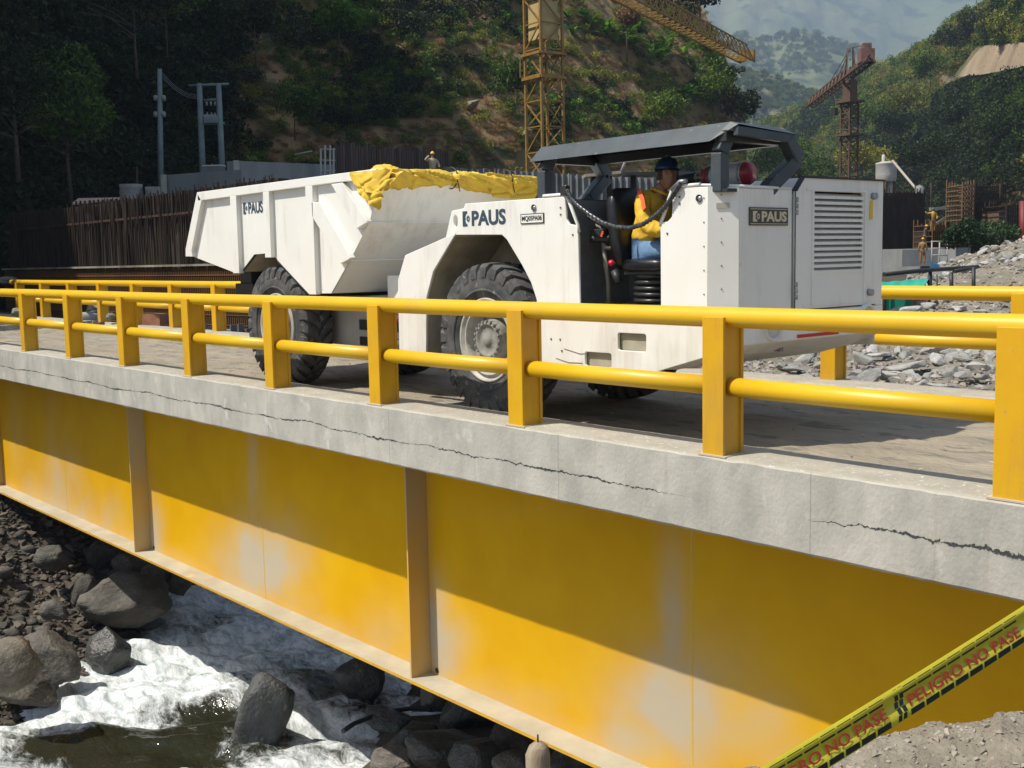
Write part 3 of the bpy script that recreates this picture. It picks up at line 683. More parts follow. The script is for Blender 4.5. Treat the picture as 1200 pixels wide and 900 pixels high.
# ---- front sheets
XF = -2.45
mb = MB(); mb.add([(-2.622, .622, .636), (XF, .785, .70), (XF, .785, 1.935), (-2.622, .622, 1.948)], [(0, 1, 2, 3)])
mb.add([(-2.64, .64, .64), (XF-.02, .81, .70), (XF-.02, .81, 1.93), (-2.64, .64, 1.94)], [(0, 3, 2, 1)]); mb.add([(-2.622, .622, 1.948), (XF, .785, 1.935), (XF-.02, .81, 1.93), (-2.64, .64, 1.94)], [(0, 1, 2, 3)])
mb.build('corner_panel', white, TK)
MB().b2((XF-.03, .787, .945), (XF, 1.468, 1.93)).build('front_panel', white, TK, bevel=.006)
deck = MB().b2((-3.0, .66, 1.90), (XF-.01, 1.50, 1.925)).build('top_deck', black, TK)
MB().tube([(-2.95, .66, 1.955), (-2.7, .66, 1.962), (XF+.0, .80, 1.945), (XF, 1.45, 1.94)], .012, 8).build('edge_trim', white, TK)
# bumper and chin
prof = [(XF-.02, .955), (XF+.03, .95), (XF+.035, .72), (-2.62, .62), (-3.10, .49), (-3.12, .95)]
y0, y1 = .80, TY1-.02
mb = MB(); n = len(prof); mb.add([(a, y0, b) for a, b in prof]+[(a, y1, b) for a, b in prof], [(i, (i+1) % n, n+(i+1) % n, n+i) for i in range(n)]+[tuple(range(n)), tuple(range(2*n-1, n-1, -1))])
mb.add([(-2.63, .625, .632), (XF+.03, .80, .705), (-3.08, .64, .505), (-3.08, .80, .49)], [(0, 1, 3, 2)])
mb.build('bumper', white, TK, bevel=.015)
for yy, zz in ((1.17, .845), (2.52, .855)):
    lp = MB().lathe([(XF-.0, .115), (XF+.055, .115), (XF+.055, .098), (XF+.03, .095)], 26, 'X', (0, yy, zz)).build('headlight', white, TK)
    MB().lathe([(XF+.032, .096), (XF+.045, .07), (XF+.05, .0)], 20, 'X', (0, yy, zz)).build('lens', mat('lamp_glass', (.55, .53, .47), None, 5, .12), lp)
MB().b2((XF+.034, 1.50, .735), (XF+.042, 2.08, .762)).build('reflector', red, TK)
# engine hood
YH0, YH1 = 1.485, TY1-.03
mb = MB(); pr = [(YH0, .965), (YH0, 1.925), (YH0+.105, 2.03), (YH1, 2.035), (YH1, .965)]; XR = -4.1
def front_hole():
    outline = [(a, b) for a, b in pr]; op = rrect(1.735, 1.26, 2.455, 1.925, .01)
    o = plate('hood_panel', outline, [op], XF+.005, .03, white, TK, bevel=.005, plane='YZ'); return o
hood = front_hole()
mb.add([(XF, a, b) for a, b in pr[1:4]]+[(XR, a, b) for a, b in pr[1:4]], [(0, 1, 4, 3), (1, 2, 5, 4)]); mb.b2((XR, YH1-.03, .97), (XF-.01, YH1, 2.02)); mb.b2((XR, YH0, .97), (XF-.02, YH0+.03, 1.92)); mb.build('hood', white, TK)
MB().b2((XF-.03, YH0+.10, 2.032), (XF+.035, YH1+.01, 2.046)).beam((XF+.01, YH0-.002, 1.922), (XF+.01, YH0+.105, 2.037), .05, .012).build('hood_trim', black, TK)
MB().b2((XF-.14, 1.70, 1.2), (XF-.10, 2.49, 1.97)).build('radiator', black, TK)
rl = MB().b2((XF+.02, YH0+.14, 1.93), (XF+.032, 2.50, 1.945)).b2((XF+.02, 1.705, 1.0), (XF+.034, 1.725, 1.93)).b2((XF+.02, 2.468, 1.0), (XF+.034, 2.49, 1.93)).b2((XF+.02, 1.60, .985), (XF+.03, 2.60, .995)).build('grille_frame', white, TK)
for k in range(14):
    z = 1.282+k*(1.905-1.282)/13.2
    mb = MB(); mb.box((XF-.008, 2.095, z), (.05, .72, .004), Matrix.Rotation(math.radians(35), 3, 'Y')); mb.b2((XF+.015, 1.735, z-.030), (XF+.024, 2.455, z-.006))
    mb.build('louvre_slat', white, TK)
for z in (1.12, 1.80):
    hg = MB()
    for q in range(3): hg.tube([(XF+.034, YH0-.003, z-.07+q*.05), (XF+.034, YH0-.003, z-.03+q*.05)], .014, 8)
    hg.build('hinge', steel, TK)
MB().b2((XF+.02, YH0-.009, .97), (XF+.023, YH0+.001, 1.92)).build('panel_gap', black, TK)
MB().tube([(XF+.02, 2.60, 1.90), (XF+.06, 2.60, 1.90)], .03, 12).build('hood_latch', steel, TK)
MB().b2((XF+.021, 2.555, 1.70), (XF+.026, 2.60, 1.86)).build('warning_sticker', mat('yellow_sticker', (.75, .50, .03), None, 4, .5), TK)
MB().tube([(XF+.02, 2.56, 1.07), (XF+.06, 2.56, 1.07)], .03, 12).build('hood_latch', steel, TK)
# bolts along the corner seam
mb = MB()
for k in range(7):
    for (x, y, z) in ((-2.655, .617, .75+k*.185), (-2.545, .693, .80+k*.18)): mb.box((x, y, z), (.009, .005, .009))
for (x, z) in ((-2.9, 1.88), (-2.9, 1.83), (-4.27, 1.86), (-4.27, 1.80), (-4.12, 1.62), (-3.03, 1.60), (-3.86, .98+.0), (-4.3, .70), (-4.42, .70), (-4.28, .60)): mb.box((x, .617, z), (.014, .008, .014))
mb.build('bolts', mat('bolt_dark', (.10, .10, .10), None, 4, .5), TK)['kind'] = 'stuff'
for (x, z) in ((-2.70, 1.86), (-4.62, 1.875)):
    MB().lathe([(-.012, .030), (0, .030), (.0, .018), (-.008, .014), (-.008, .0)], 16, 'Y', (x, .62, z)).build('key_lock', steel, TK)
# scratches on the paint: thin dark scars
mb = MB()
for a, b in (((-4.25, .62), (-4.05, .585)), ((-4.05, .585), (-3.99+.0, .590)), ((-4.36, .53), (-4.2, .50)), ((-4.2, .50), (-4.02, .505))): mb.beam((a[0], .6175, a[1]), (b[0], .6175, b[1]), .003, .006)
mb.build('scratch', mat('scratch_dark', (.22, .20, .17), None, 4, .8), TK)['kind'] = 'stuff'
# hand rail loops at the door opening
MB().tube([(-3.108, .628, 1.66), (-3.10, .628, 1.70), (-2.985, .628, 1.935), (-2.95, .628, 1.965), (-2.70, .628, 1.965)], .016, 8).build('hand_rail', white, TK)
MB().tube([(-4.052, .628, 1.64), (-4.06, .628, 1.70), (-4.195, .628, 1.955), (-4.24, .628, 1.972), (-4.50, .628, 1.972)], .016, 8).build('hand_rail', white, TK)
# ---- lettering and emblem
def side_M(x, z, y): return Matrix(((1, 0, 0, x), (0, 0, -1, y), (0, 1, 0, z), (0, 0, 0, 1)))
def front_M(y, z, x): return Matrix(((0, 0, 1, x), (1, 0, 0, y), (0, 1, 0, z), (0, 0, 0, 1)))
def emblem(u, z, s, h, m, mw, M, parent):
    """square block with a cut gear wheel, left of the letters"""
    cu = [(0, 0), (s*.55, 0), (s*.55, h*.14), (s*.40, h*.20), (s*.30, h*.42), (s*.40, h*.50), (s*.30, h*.58), (s*.40, h*.80), (s*.55, h*.86), (s*.55, h), (0, h)]
    mb = MB(); n = len(cu)
    mb.add([M @ Vector((a, b, 0)) for a, b in cu]+[M @ Vector((a, b, .002)) for a, b in cu], [tuple(range(n, 2*n))]+[(i, (i+1) % n, n+(i+1) % n, n+i) for i in range(n)])
    g = []
    for k in range(16):
        a = 2*math.pi*k/16; r = s*(.26 if k % 2 else .20); g.append((s*.66+r*math.cos(a)*.8, h*.5+r*math.sin(a)))
    gi = [(s*.66+s*.10*math.cos(2*math.pi*k/16)*.8, h*.5+s*.10*math.sin(2*math.pi*k/16)) for k in range(16)]
    mb.add([M @ Vector((a, b, .003)) for a, b in g+gi], [(k, (k+1) % 16, 16+(k+1) % 16, 16+k) for k in range(16)])
    o = mb.build('emblem', m, parent); return o
lx, lz = XZ(567, 263, .62); hx, hz_ = XZ(593, 244, .62)
ly = .6185
textmesh('lettering', 'PAUS', .505, .145, side_M(-5.52, 1.742, ly), navy, TK, bold=.035)
emblem(0, 0, .13, .145, navy, white, side_M(-5.66, 1.742, ly), TK)
pl = MB().b2((-4.80, .612, 1.735), (-4.485, .619, 1.825)).build('number_plate', mat('plate_black', (.03, .03, .03), None, 4, .5), TK)
MB().b2((-4.79, .6105, 1.743), (-4.495, .6125, 1.817)).build('plate_face', white, pl)
textmesh('plate_text', 'MQ05PA06', .27, .052, side_M(-4.778, 1.754, .6100), mat('plate_black', (.03, .03, .03)), pl, bold=.02)
bd = MB().b2((XF+.001, .905, 1.645), (XF+.010, 1.400, 1.785)).build('badge', mat('badge_dark', (.05, .05, .04), (.08, .07, .06), 9, .6), TK)
# fit the badge on its plate of the front panel
textmesh('badge_text', 'PAUS', .325, .082, front_M(1.055, 1.674, XF+.0102), cream, bd, bold=.04)
emblem(0, 0, .10, .082, cream, black, front_M(.945, 1.674, XF+.0102), bd)
MB().b2((XF+.011, .915, 1.655), (XF+.012, 1.39, 1.660)).b2((XF+.011, .915, 1.770), (XF+.012, 1.39, 1.775)).build('badge_line', cream, bd)
MB().box((-2.535, .698, 1.80), (.10, .006, .04), Matrix.Rotation(math.radians(43.7), 3, 'Z')).build('small_label', mat('label_grey', (.45, .42, .36), None, 40, .6), TK)
# ---- canopy
mb = MB()
T = [(-4.60, .70, 2.415), (-2.46, .70, 2.425), (-2.46, 1.36, 2.415), (-4.60, 1.36, 2.405)]; Bq = [(-4.675, .615, 2.285), (-2.60, .615, 2.285), (-2.385, .70, 2.40), (-2.385, 1.43, 2.36), (-4.675, 1.43, 2.29)]
mb.add(T+Bq, [(0, 1, 2, 3), (0, 4, 5, 1), (1, 5, 6), (1, 6, 7, 2), (2, 7, 8, 3), (3, 8, 4, 0)])
mb.add([(-4.60, .72, 2.385), (-2.50, .72, 2.385), (-2.50, 1.36, 2.37), (-4.60, 1.36, 2.37)], [(3, 2, 1, 0)])
mb.beam((-2.415, .70, 2.352), (-2.415, 1.43, 2.325), .05, .07)
roof = mb.build('canopy_roof', dgrey, TK, bevel=.006)
MB().b2((-4.6, 1.35, 2.28), (-2.45, 1.42, 2.36)).b2((-4.64, .66, 2.27), (-4.56, 1.42, 2.35)).b2((-2.55, .66, 2.28), (-2.47, 1.42, 2.36)).build('canopy_frame', black, TK)
def post(pts, w=.10):
    mb = MB()
    for a, b in zip(pts, pts[1:]): mb.beam(a, b, w, w)
    return mb
# near posts stand on the side sheet, far posts kink outwards
for x in (-4.555, -2.565): post([(x, .70, 1.90), (x, .70, 2.20), (x+.02, .76, 2.335)], .105).build('canopy_post', dgrey, TK, bevel=.012)
for x, xb in ((-4.58, -4.60), (-2.44, -2.52)): post([(xb, 1.12, 1.84), (xb+.02, 1.26, 1.97), (x, 1.50, 2.17), (x, 1.36, 2.33)], .11).build('canopy_post', dgrey, TK, bevel=.012)
# ---- cab inside
MB().b2((-4.25, 1.46, .62), (-2.55, 1.50, 1.72)).build('cab_wall', inner, TK)
MB().b2((-4.30, .66, .62), (-4.26, 1.48, 1.93)).build('cab_bulkhead', inner, TK)
MB().b2((-4.28, .66, .60), (-3.12, 1.48, .64)).build('cab_floor', black, TK)
mb = MB()
for a, b in (((-4.2, 1.44, 1.86), (-3.1, 1.44, 1.86)), ((-3.98, 1.44, .7), (-3.98, 1.44, 1.86)), ((-4.2, 1.44, 1.55), (-3.9, 1.44, 1.5)), ((-3.62, 1.44, .7), (-3.62, 1.44, 1.9))): mb.beam(a, b, .05, .05)
mb.b2((-4.25, 1.2, 1.74), (-3.6, 1.45, 1.92)); mb.build('cab_frame', black, TK, bevel=.006)
mb = MB(); mb.tube([(-4.02, .95, .75), (-3.97, .9, 1.2), (-4.0, .86, 1.62)], .022, 8); mb.tube([(-3.78, 1.2, .65), (-3.70, 1.1, 1.05)], .018, 8); mb.tube([(-4.1, .9, 1.72), (-3.95, .85, 1.5), (-3.88, .86, 1.5)], .02, 8)
mb.build('lever', mat('lever_steel', (.20, .19, .15), None, 4, .5), TK)
mb = MB().box((-4.0, .84, 1.63), (.16, .10, .07)).tube([(-4.09, .80, 1.58), (-3.9, .86, 1.58)], .035, 10); mb.tube([(-4.12, .8, 1.78), (-4.0, .82, 1.72), (-3.86, .86, 1.66)], .022, 8)
cn = mb.build('control_column', black, TK, bevel=.006)
MB().box((-3.93, .79, 1.62), (.02, .012, .05), Matrix.Rotation(.4, 3, 'Y')).build('red_tab', mat('red_tab', (.8, .10, .03), None, 4, .5), cn)
MB().box((-3.62, .76, 1.36), (.0, .0, .0)).lathe([(0, .028), (-.02, .026), (-.03, .0)], 14, 'Y', (-3.83, .80, 1.37)).build('emergency_button', mat('red_button', (.65, .02, .05), None, 4, .3), TK)
MB().tube([(-3.83, .82, 1.37), (-3.83, .95, 1.33)], .02, 8).tube([(-3.80, .80, 1.30), (-3.74, .80, 1.2)], .035, 10).build('button_stalk', black, TK)
seat = thing('seat', (-3.55, 1.02, .9), None, None); seat.parent = TK; seat.matrix_parent_inverse = wmat(TK).inverted()
def cushion(c, d, rot, name):
    bm = bmesh.new(); bmesh.ops.create_cube(bm, size=1); bmesh.ops.subdivide_edges(bm, edges=bm.edges[:], cuts=4, use_grid_fill=True)
    for v in bm.verts:
        p = v.co*2; q = p.copy(); f = max(abs(p.x), abs(p.y), abs(p.z)); n = (abs(p.x)**5+abs(p.y)**5+abs(p.z)**5)**.2
        q = p*(f/n)/1; v.co = Vector((q.x*d[0]/2, q.y*d[1]/2, q.z*d[2]/2))
    bmesh.ops.rotate(bm, verts=bm.verts, cent=(0, 0, 0), matrix=rot); bmesh.ops.translate(bm, verts=bm.verts, vec=c)
    me = bpy.data.meshes.new(name); bm.to_mesh(me); bm.free(); me.materials.append(seatm); me.polygons.foreach_set('use_smooth', [True]*len(me.polygons))
    o = link(bpy.data.objects.new(name, me), seat); place_child(o, seat)
cushion(Vector((-3.50, 1.04, 1.345)), (.52, .50, .12), Matrix.Rotation(0, 3, 'Y'), 'cushion')
cushion(Vector((-3.83, 1.04, 1.66)), (.13, .48, .72), Matrix.Rotation(math.radians(-8), 3, 'Y'), 'backrest')
mb = MB()
for k in range(5):
    z = 1.02+k*.052; mb.lathe([(z, .17), (z+.012, .20), (z+.026, .21), (z+.040, .20), (z+.052, .17)], 18, 'Z', (-3.52, 1.04, 0))
mb.build('bellows', mat('bellows_rubber', (.03, .032, .032), None, 4, .3), seat)
MB().b2((-3.75, .85, .62), (-3.3, 1.25, 1.02)).build('pedestal', black, seat); MB().b2((-3.72, .84, 1.27), (-3.3, 1.24, 1.30)).build('seat_plate', black, seat)
# hose chain across the doorway
pts = [XZ(a, b, .58) for a, b in ((664, 222), (667, 231), (676, 240), (690, 251), (706, 261), (722, 266), (738, 267), (752, 263), (766, 254), (778, 243), (786, 232), (792, 221), (796, 216))]
mb = MB(); pl_ = [(a, .59, b) for a, b in pts]; mb.tube(pl_, .017, 8)
for i in range(1, 44):
    u = i/44*(len(pl_)-1); k = min(int(u), len(pl_)-2); p = Vector(pl_[k]).lerp(Vector(pl_[k+1]), u-k); mb.lathe([(-.008, .021), (.008, .021)], 8, 'X', p)
mb.build('door_cable', mat('hose_rubber', (.03, .035, .04), (.10, .11, .12), 20, .3), TK)
MB().box((-4.19, .60, 2.00), (.07, .05, .08)).tube([(-4.19, .60, 1.96), (-4.17, .60, 2.05)], .02, 8).build('cable_bracket', black, TK)
MB().tube([(-2.97, .60, 1.94), (-2.88, .60, 2.00), (-2.82, .61, 2.00)], .016, 8).build('cable_bracket', steel, TK)
# fire extinguisher lying on the deck
ex = thing('fire_extinguisher', (-3.1, 1.35, 1.97), 'red fire extinguisher with a white label lying behind the front canopy post', 'extinguisher')
c0 = onY(826, 196, 1.40); c1 = onY(882, 198, 1.40)
mb = MB(); mb.lathe([(c0.x-.02, .0), (c0.x-.01, .05), (c0.x+.03, .088), (c0.x+.07, .098), (c1.x-.05, .098), (c1.x-.02, .085), (c1.x, .0)], 28, 'X', (0, 1.40, 2.085)); mb.build('cylinder', mat('extinguisher_red', (.50, .05, .07), (.42, .05, .06), 4, .3), ex)
MB().lathe([(c0.x+.11, .1015), (c1.x-.06, .1015)], 28, 'X', (0, 1.40, 2.085)).build('label', mat('label_white', (.72, .72, .70), (.5, .56, .64), 40, .4), ex)
MB().lathe([(c1.x-.09, .1015), (c1.x-.075, .1015)], 28, 'X', (0, 1.40, 2.085)).lathe([(c0.x+.09, .102), (c0.x+.12, .102)], 28, 'X', (0, 1.40, 2.085)).build('strap', steel, ex)
MB().tube([(c0.x-.02, 1.40, 2.085), (c0.x-.10, 1.40, 2.085)], .03, 10).tube([(c0.x-.07, 1.38, 2.11), (c0.x+.02, 1.33, 2.14)], .012, 6).build('valve', steel, ex)
MB().tube([(c0.x-.09, 1.46, 2.09), (c0.x-.42, 1.46, 2.09)], .05, 12).build('exhaust_pipe', dgrey, TK)
MB().b2((c0.x-.02, 1.2, 1.93), (c1.x+.05, 1.46, 1.975)).b2((c0.x-.5, 1.25, 1.9), (XF-.02, 1.47, 1.95)).build('shelf', black, TK)
# ---- dump body
YD = .66
dump_out = [(-11.33, 2.37), (-7.09, 2.385), (-7.325, 1.845), (-7.745, 1.44), (-8.165, 1.065), (-8.67, 1.055), (-9.53, 1.545), (-9.94, 1.535), (-10.30, 1.325), (-10.55, 1.315), (-11.78, 1.545)]
dside = plate('dump_side', dump_out, [], YD, .02, white, TK, bevel=.003)
plate('dump_side', dump_out, [], 2.80, .02, white, TK, bevel=.003)
yr0, yr1 = .585, .652
def ribp(name, pts, y0=yr0, y1=yr1):
    n = len(pts); mb = MB(); mb.add([(a, y0, b) for a, b in pts]+[(a, y1, b) for a, b in pts], [tuple(range(n)), tuple(range(2*n-1, n-1, -1))]+[(i, n+i, n+(i+1) % n, (i+1) % n) for i in range(n)])
    return mb.build(name, white, TK, bevel=.006)
ribp('top_rim', [(-11.35, 2.385), (-7.07, 2.395), (-7.07, 2.29), (-7.9, 2.30), (-11.34, 2.27)])
for a, b, z0, z1 in ((-10.42, -10.25, 1.30, 2.282), (-9.555, -9.40, 1.49, 2.289), (-8.545, -8.385, 1.05, 2.298)): ribp('rib', [(a+.0, z1), (b, z1), (b-.01, z0), (a-.01, z0)])
ribp('rear_rib', [(-11.36, 2.385), (-11.24, 2.27), (-11.62, 1.60), (-11.60, 1.53), (-11.81, 1.535), (-11.80, 1.64)])
ribp('gusset', pz((368, 237), (377, 237), (414, 302), (411, 304.5), (402, 309), (369, 254)))
ribp('gusset', pz((391, 216), (404, 214), (433, 259), (433, 261), (421, 268)))
# ribs on far side are out of sight; floor, tail and head sheets
fw_ = [(-7.80, 2.40), (-7.58, 2.16), (-7.325, 1.845), (-7.745, 1.44), (-8.165, 1.065)]
mb = MB(); wy0, wy1 = .65, 2.81
def strip(pts, y0, y1):
    for (a, b), (c, d) in zip(pts, pts[1:]): mb.add([(a, y0, b), (a, y1, b), (c, y1, d), (c, y0, d)], [(0, 1, 2, 3)])
strip([(-7.075, 2.39), (-7.325, 1.845)], wy0, wy1); strip([(-7.325, 1.845), (-7.345, 1.825), (-7.745, 1.44)], wy0, wy1)
mb.add([(-7.745, wy0, 1.44), (-7.745, wy1, 1.44), (-7.9, 2.6, 1.28), (-8.05, 2.2, 1.15), (-8.165, 1.75, 1.065), (-8.165, wy0, 1.065)], [(0, 1, 2, 3, 4, 5)])
mb.build('dump_head_sheet', white, TK)
MB().beam((-7.325, wy0, 1.842), (-7.325, wy1, 1.842), .035, .012).beam((-7.745, wy0, 1.438), (-7.745, wy1, 1.438), .03, .012).build('fold_seam', white, TK)
mb = MB(); strip([(-8.165, 1.065), (-8.67, 1.055), (-9.53, 1.545), (-9.94, 1.535), (-10.30, 1.325), (-10.55, 1.315), (-11.78, 1.545)], wy0, wy1); mb.build('dump_floor', liner, TK)
for a, b in (((-8.67, 1.055), (-9.53, 1.545)), ((-9.94, 1.535), (-10.30, 1.325))): pass
MB().beam((-8.66, .656, 1.048), (-9.53, .656, 1.538), .03, .012).beam((-9.94, .656, 1.53), (-10.3, .656, 1.318), .03, .012).build('arch_edge', black, TK)
textmesh('lettering', 'PAUS', .375, .145, side_M(-10.055, 2.045, .6475), navy, TK, bold=.03)
emblem(0, 0, .13, .145, navy, white, side_M(-10.19, 2.045, .6475), TK)
# rear hitch and frame
MB().b2((-10.95, .95, 1.00), (-10.75, 1.2, 1.42)).b2((-11.0, .9, .98), (-10.5, 2.4, 1.16)).b2((-10.70, .92, 1.16), (-10.58, 1.1, 1.36)).build('rear_frame', black, TK, bevel=.01)
MB().b2((-10.70, 1.3, .62), (-10.62, 1.40, 1.0)).build('mud_flap', mat('flap_grey', (.5, .5, .48), None, 4, .6), TK)
MB().b2((-10.6, 1.25, .55), (-8.9, 2.3, 1.0)).b2((-9.0, 1.12, .42), (-7.2, 2.4, 1.02)).b2((-9.6, 1.3, .9), (-9.0, 2.3, 1.2)).build('rear_chassis', mat('chassis_white', (.55, .53, .47), (.42, .40, .35), 2, .7), TK, bevel=.03)
MB().b2((-7.55, 1.0, .95), (-6.95, 1.4, 1.26)).build('valve_box', white, TK, bevel=.02)
MB().b2((-7.30, .99, 1.16), (-7.22, 1.002, 1.19)).b2((-7.14, .99, 1.05), (-7.10, 1.002, 1.20)).build('box_stickers', mat('yellow_sticker', (.75, .50, .03)), TK)
MB().b2((-8.3, 1.10, .62), (-7.5, 1.118, .74)).b2((-8.3, 1.10, .44), (-7.5, 1.118, .54)).tube([(-8.0, 1.08, .50), (-7.3, 1.08, .50)], .02, 8).build('frame_slots', black, TK)
MB().b2((-7.2, 1.3, .45), (-6.6, 2.2, 1.1)).build('hinge_block', black, TK, bevel=.03)
MB().tube([(-7.35, .95, .5), (-6.7, 1.0, .52)], .045, 10).tube([(-7.35, .95, .86), (-6.7, 1.0, .80)], .03, 8).build('steering_cylinder', steel, TK)
mb = MB()
for k in range(3): mb.tube([(-7.3, .94, .92-k*.07), (-7.3, .98, .92-k*.07)], .022, 8)
mb.build('hose_caps', red, TK)
# ---- tarp rolled along the head edge
def tarp():
    xc, zc = -7.14, 2.335
    def fn(u, v):
        y = .57+(2.88-.57)*u; a = 2*math.pi*v
        r = .128+.010*math.sin(u*19)+.02*nz(u*3, 0, 5)+.028*sstep(.28, .05, u)
        w1 = nz(u*7+math.sin(a)*1.1, math.cos(a)*.55, 1+.3*math.sin(a), 1, 2); w2 = nz(u*15+math.sin(a+1)*1.7, math.cos(a)*.8, 3, 1, 2)
        r += .040*(1-min(1, abs(w1)*2.6))**2+.012*(1-min(1, abs(w2)*3))**2+.02*w1-.012
        if u < .03: r *= (u/.03)**.5
        if u > .985: r *= .2
        knot = .055*(math.exp(-((u-.44)/.012)**2)+math.exp(-((u-.80)/.012)**2)+.6*math.exp(-((u-.2)/.01)**2)); r -= knot
        sag = .05*math.sin(a) if math.sin(a) < 0 else 0
        return Vector((xc+r*math.cos(a)*1.10+.03*u, y, zc-.03*u+r*math.sin(a)*.60+sag*math.sin(u*7)**2))
    t = thing('yellow_tarp', (xc, 1.7, zc), 'crumpled yellow tarpaulin rolled and tied along the front edge of the dump body', 'tarp')
    MB().grid(fn, 420, 44).build('roll', tarpm, t)
    def flap(pts, name, yo):
        # quad sheet through corner points with folds
        a, b, c, d = [Vector(p) for p in pts]
        def f2(u, v):
            p = (a.lerp(b, u)).lerp(d.lerp(c, u), v); n = (b-a).cross(d-a).normalized(); return p+n*(.035*(1-min(1, 3*abs(nz(u*2.2+yo, v*1.6+u, 3, 1, 2))))**2+.02*math.sin(u*9+v*5)*v)
        MB().grid(f2, 40, 30).build(name, tarpm, t)
    q = lambda px, py, y: onY(px, py, y)
    flap([q(407, 202, .545), q(460, 198, .56), q(441, 246, .50), q(421, 229, .50)], 'corner_flap', 2)
    flap([q(412, 202, .535), q(470, 199, .60), q(452, 222, .52), q(428, 226, .49)], 'corner_flap', 7)
    e = [Vector((-7.0, y, z)) for y, z in ((2.05, 2.40), (2.80, 2.36), (2.80, 2.10), (2.10, 2.12))]
    flap(e, 'end_flap', 4)
    for u in (.44, .80):
        y = .64+2.24*u; MB().tube([(xc+.13*math.cos(a), y, zc-.01*u+.12*math.sin(a)) for a in np.linspace(0, 6.3, 18)], .007, 6).tube([(xc+.13, y, zc-.05), (xc+.15, y+.01, zc-.16)], .006, 5).build('tie_cord', black, t)
tarp()
# ================================================================== PEOPLE
skin = mat('skin', (.34, .17, .105), (.28, .14, .085), 8, .55)
hair = mat('dark_hair', (.012, .010, .009), None, 5, .6)
def skinned(name, verts, edges, radii, m, parent, sub=2, flat=None, root=0):
    me = bpy.data.meshes.new(name); me.from_pydata(verts, edges, []); o = bpy.data.objects.new(name, me); COL.objects.link(o)
    md = o.modifiers.new('skin', 'SKIN'); md.use_smooth_shade = True; md.branch_smoothing = .5
    for i, v in enumerate(me.skin_vertices[0].data):
        r = radii[i]; v.radius = r if isinstance(r, tuple) else (r, r); v.use_root = (i == root)
    s = o.modifiers.new('sub', 'SUBSURF'); s.levels = sub; s.render_levels = sub
    dg = bpy.context.evaluated_depsgraph_get(); me2 = bpy.data.meshes.new_from_object(o.evaluated_get(dg)); me2.name = name
    bpy.data.objects.remove(o); me2.materials.clear(); me2.materials.append(m); me2.polygons.foreach_set('use_smooth', [True]*len(me2.polygons))
    o = link(bpy.data.objects.new(name, me2), parent); place_child(o, parent); return o
def head_mesh(c, yaw, size, parent, m, hairm=None):
    """c: centre of head; faces +X turned by yaw"""
    bm = bmesh.new(); bmesh.ops.create_uvsphere(bm, u_segments=40, v_segments=32, radius=1)
    for v in bm.verts:
        p = v.co; x, y, z = p.x, p.y, p.z
        wj = 1-.30*sstep(0, -1, z); x *= 1.0; y *= .76*wj; z *= 1.18
        x *= 1.02 if x < 0 else .92
        if p.x > 0:
            f = max(0, p.x)
            x += .05*math.exp(-((p.y/.5)**2+((p.z+.78)/.22)**2))*f                    # chin
            x += .26*math.exp(-((p.y/.13)**2+((p.z+.13)/.17)**2))                       # nose
            x += .08*math.exp(-((p.y/.10)**2+((p.z-.10)/.18)**2))
            for s in (-1, 1):
                x -= .13*math.exp(-(((p.y-s*.32)/.16)**2+((p.z-.10)/.11)**2))           # eye sockets
                x += .06*math.exp(-(((p.y-s*.30)/.24)**2+((p.z-.26)/.07)**2))           # brows
                x += .05*math.exp(-(((p.y-s*.45)/.18)**2+((p.z+.12)/.15)**2))           # cheeks
            x += .055*math.exp(-((p.y/.24)**2+((p.z+.42)/.055)**2)); x += .055*math.exp(-((p.y/.22)**2+((p.z+.54)/.06)**2)); x -= .05*math.exp(-((p.y/.26)**2+((p.z+.48)/.022)**2))
        v.co = Vector((x, y, z))
    R = Matrix.Rotation(yaw, 4, 'Z'); M = Matrix.Translation(c) @ R @ Matrix.Scale(size, 4); bmesh.ops.transform(bm, matrix=M, verts=bm.verts)
    me = bpy.data.meshes.new('head'); bm.to_mesh(me); bm.free(); me.materials.append(m); me.polygons.foreach_set('use_smooth', [True]*len(me.polygons))
    o = link(bpy.data.objects.new('head', me), parent); place_child(o, parent)
    mb = MB()
    for s in (-1, 1):
        MB().tube([M @ Vector((-.02, s*.74, -.22)), M @ Vector((-.08, s*.84, -.02)), M @ Vector((-.05, s*.86, .14)), M @ Vector((.03, s*.78, .12)), M @ Vector((.02, s*.76, -.1))], size*.07, 8).build('ear', m, o)
    mb = MB()
    for s in (-1, 1): mb.lathe([(-.07, .0), (-.05, .05), (0, .07), (.05, .05), (.07, 0)], 10, 'Z', (0, 0, 0))
    mb = MB()
    for s in (-1, 1):
        q = M @ Vector((.73, s*.31, .09)); mb.tube([q+Vector((-.004, 0, 0)), q, q+Vector((.003, 0, 0))], [.006, .012, .004], 10)
    mb.build('eyes', mat('eye_white', (.25, .22, .20), None, 3, .3), o)
    mb = MB()
    for s in (-1, 1): mb.tube([M @ Vector((.84, s*.14, .27)), M @ Vector((.84, s*.32, .33)), M @ Vector((.72, s*.50, .27))], size*.035, 6)
    mb.build('eyebrows', hair, o)
    if hairm:
        hb = MB()
        def hf(u, v):
            a = math.pi*(.30+1.40*u); el = -.35+v*1.9; x = math.cos(a)*math.cos(el); y = math.sin(a)*math.cos(el); z = math.sin(el)
            return M @ Vector((x*1.07-.02, y*.83, z*1.22))
        hb.grid(hf, 28, 16).build('hair', hairm, o)
    return o, M
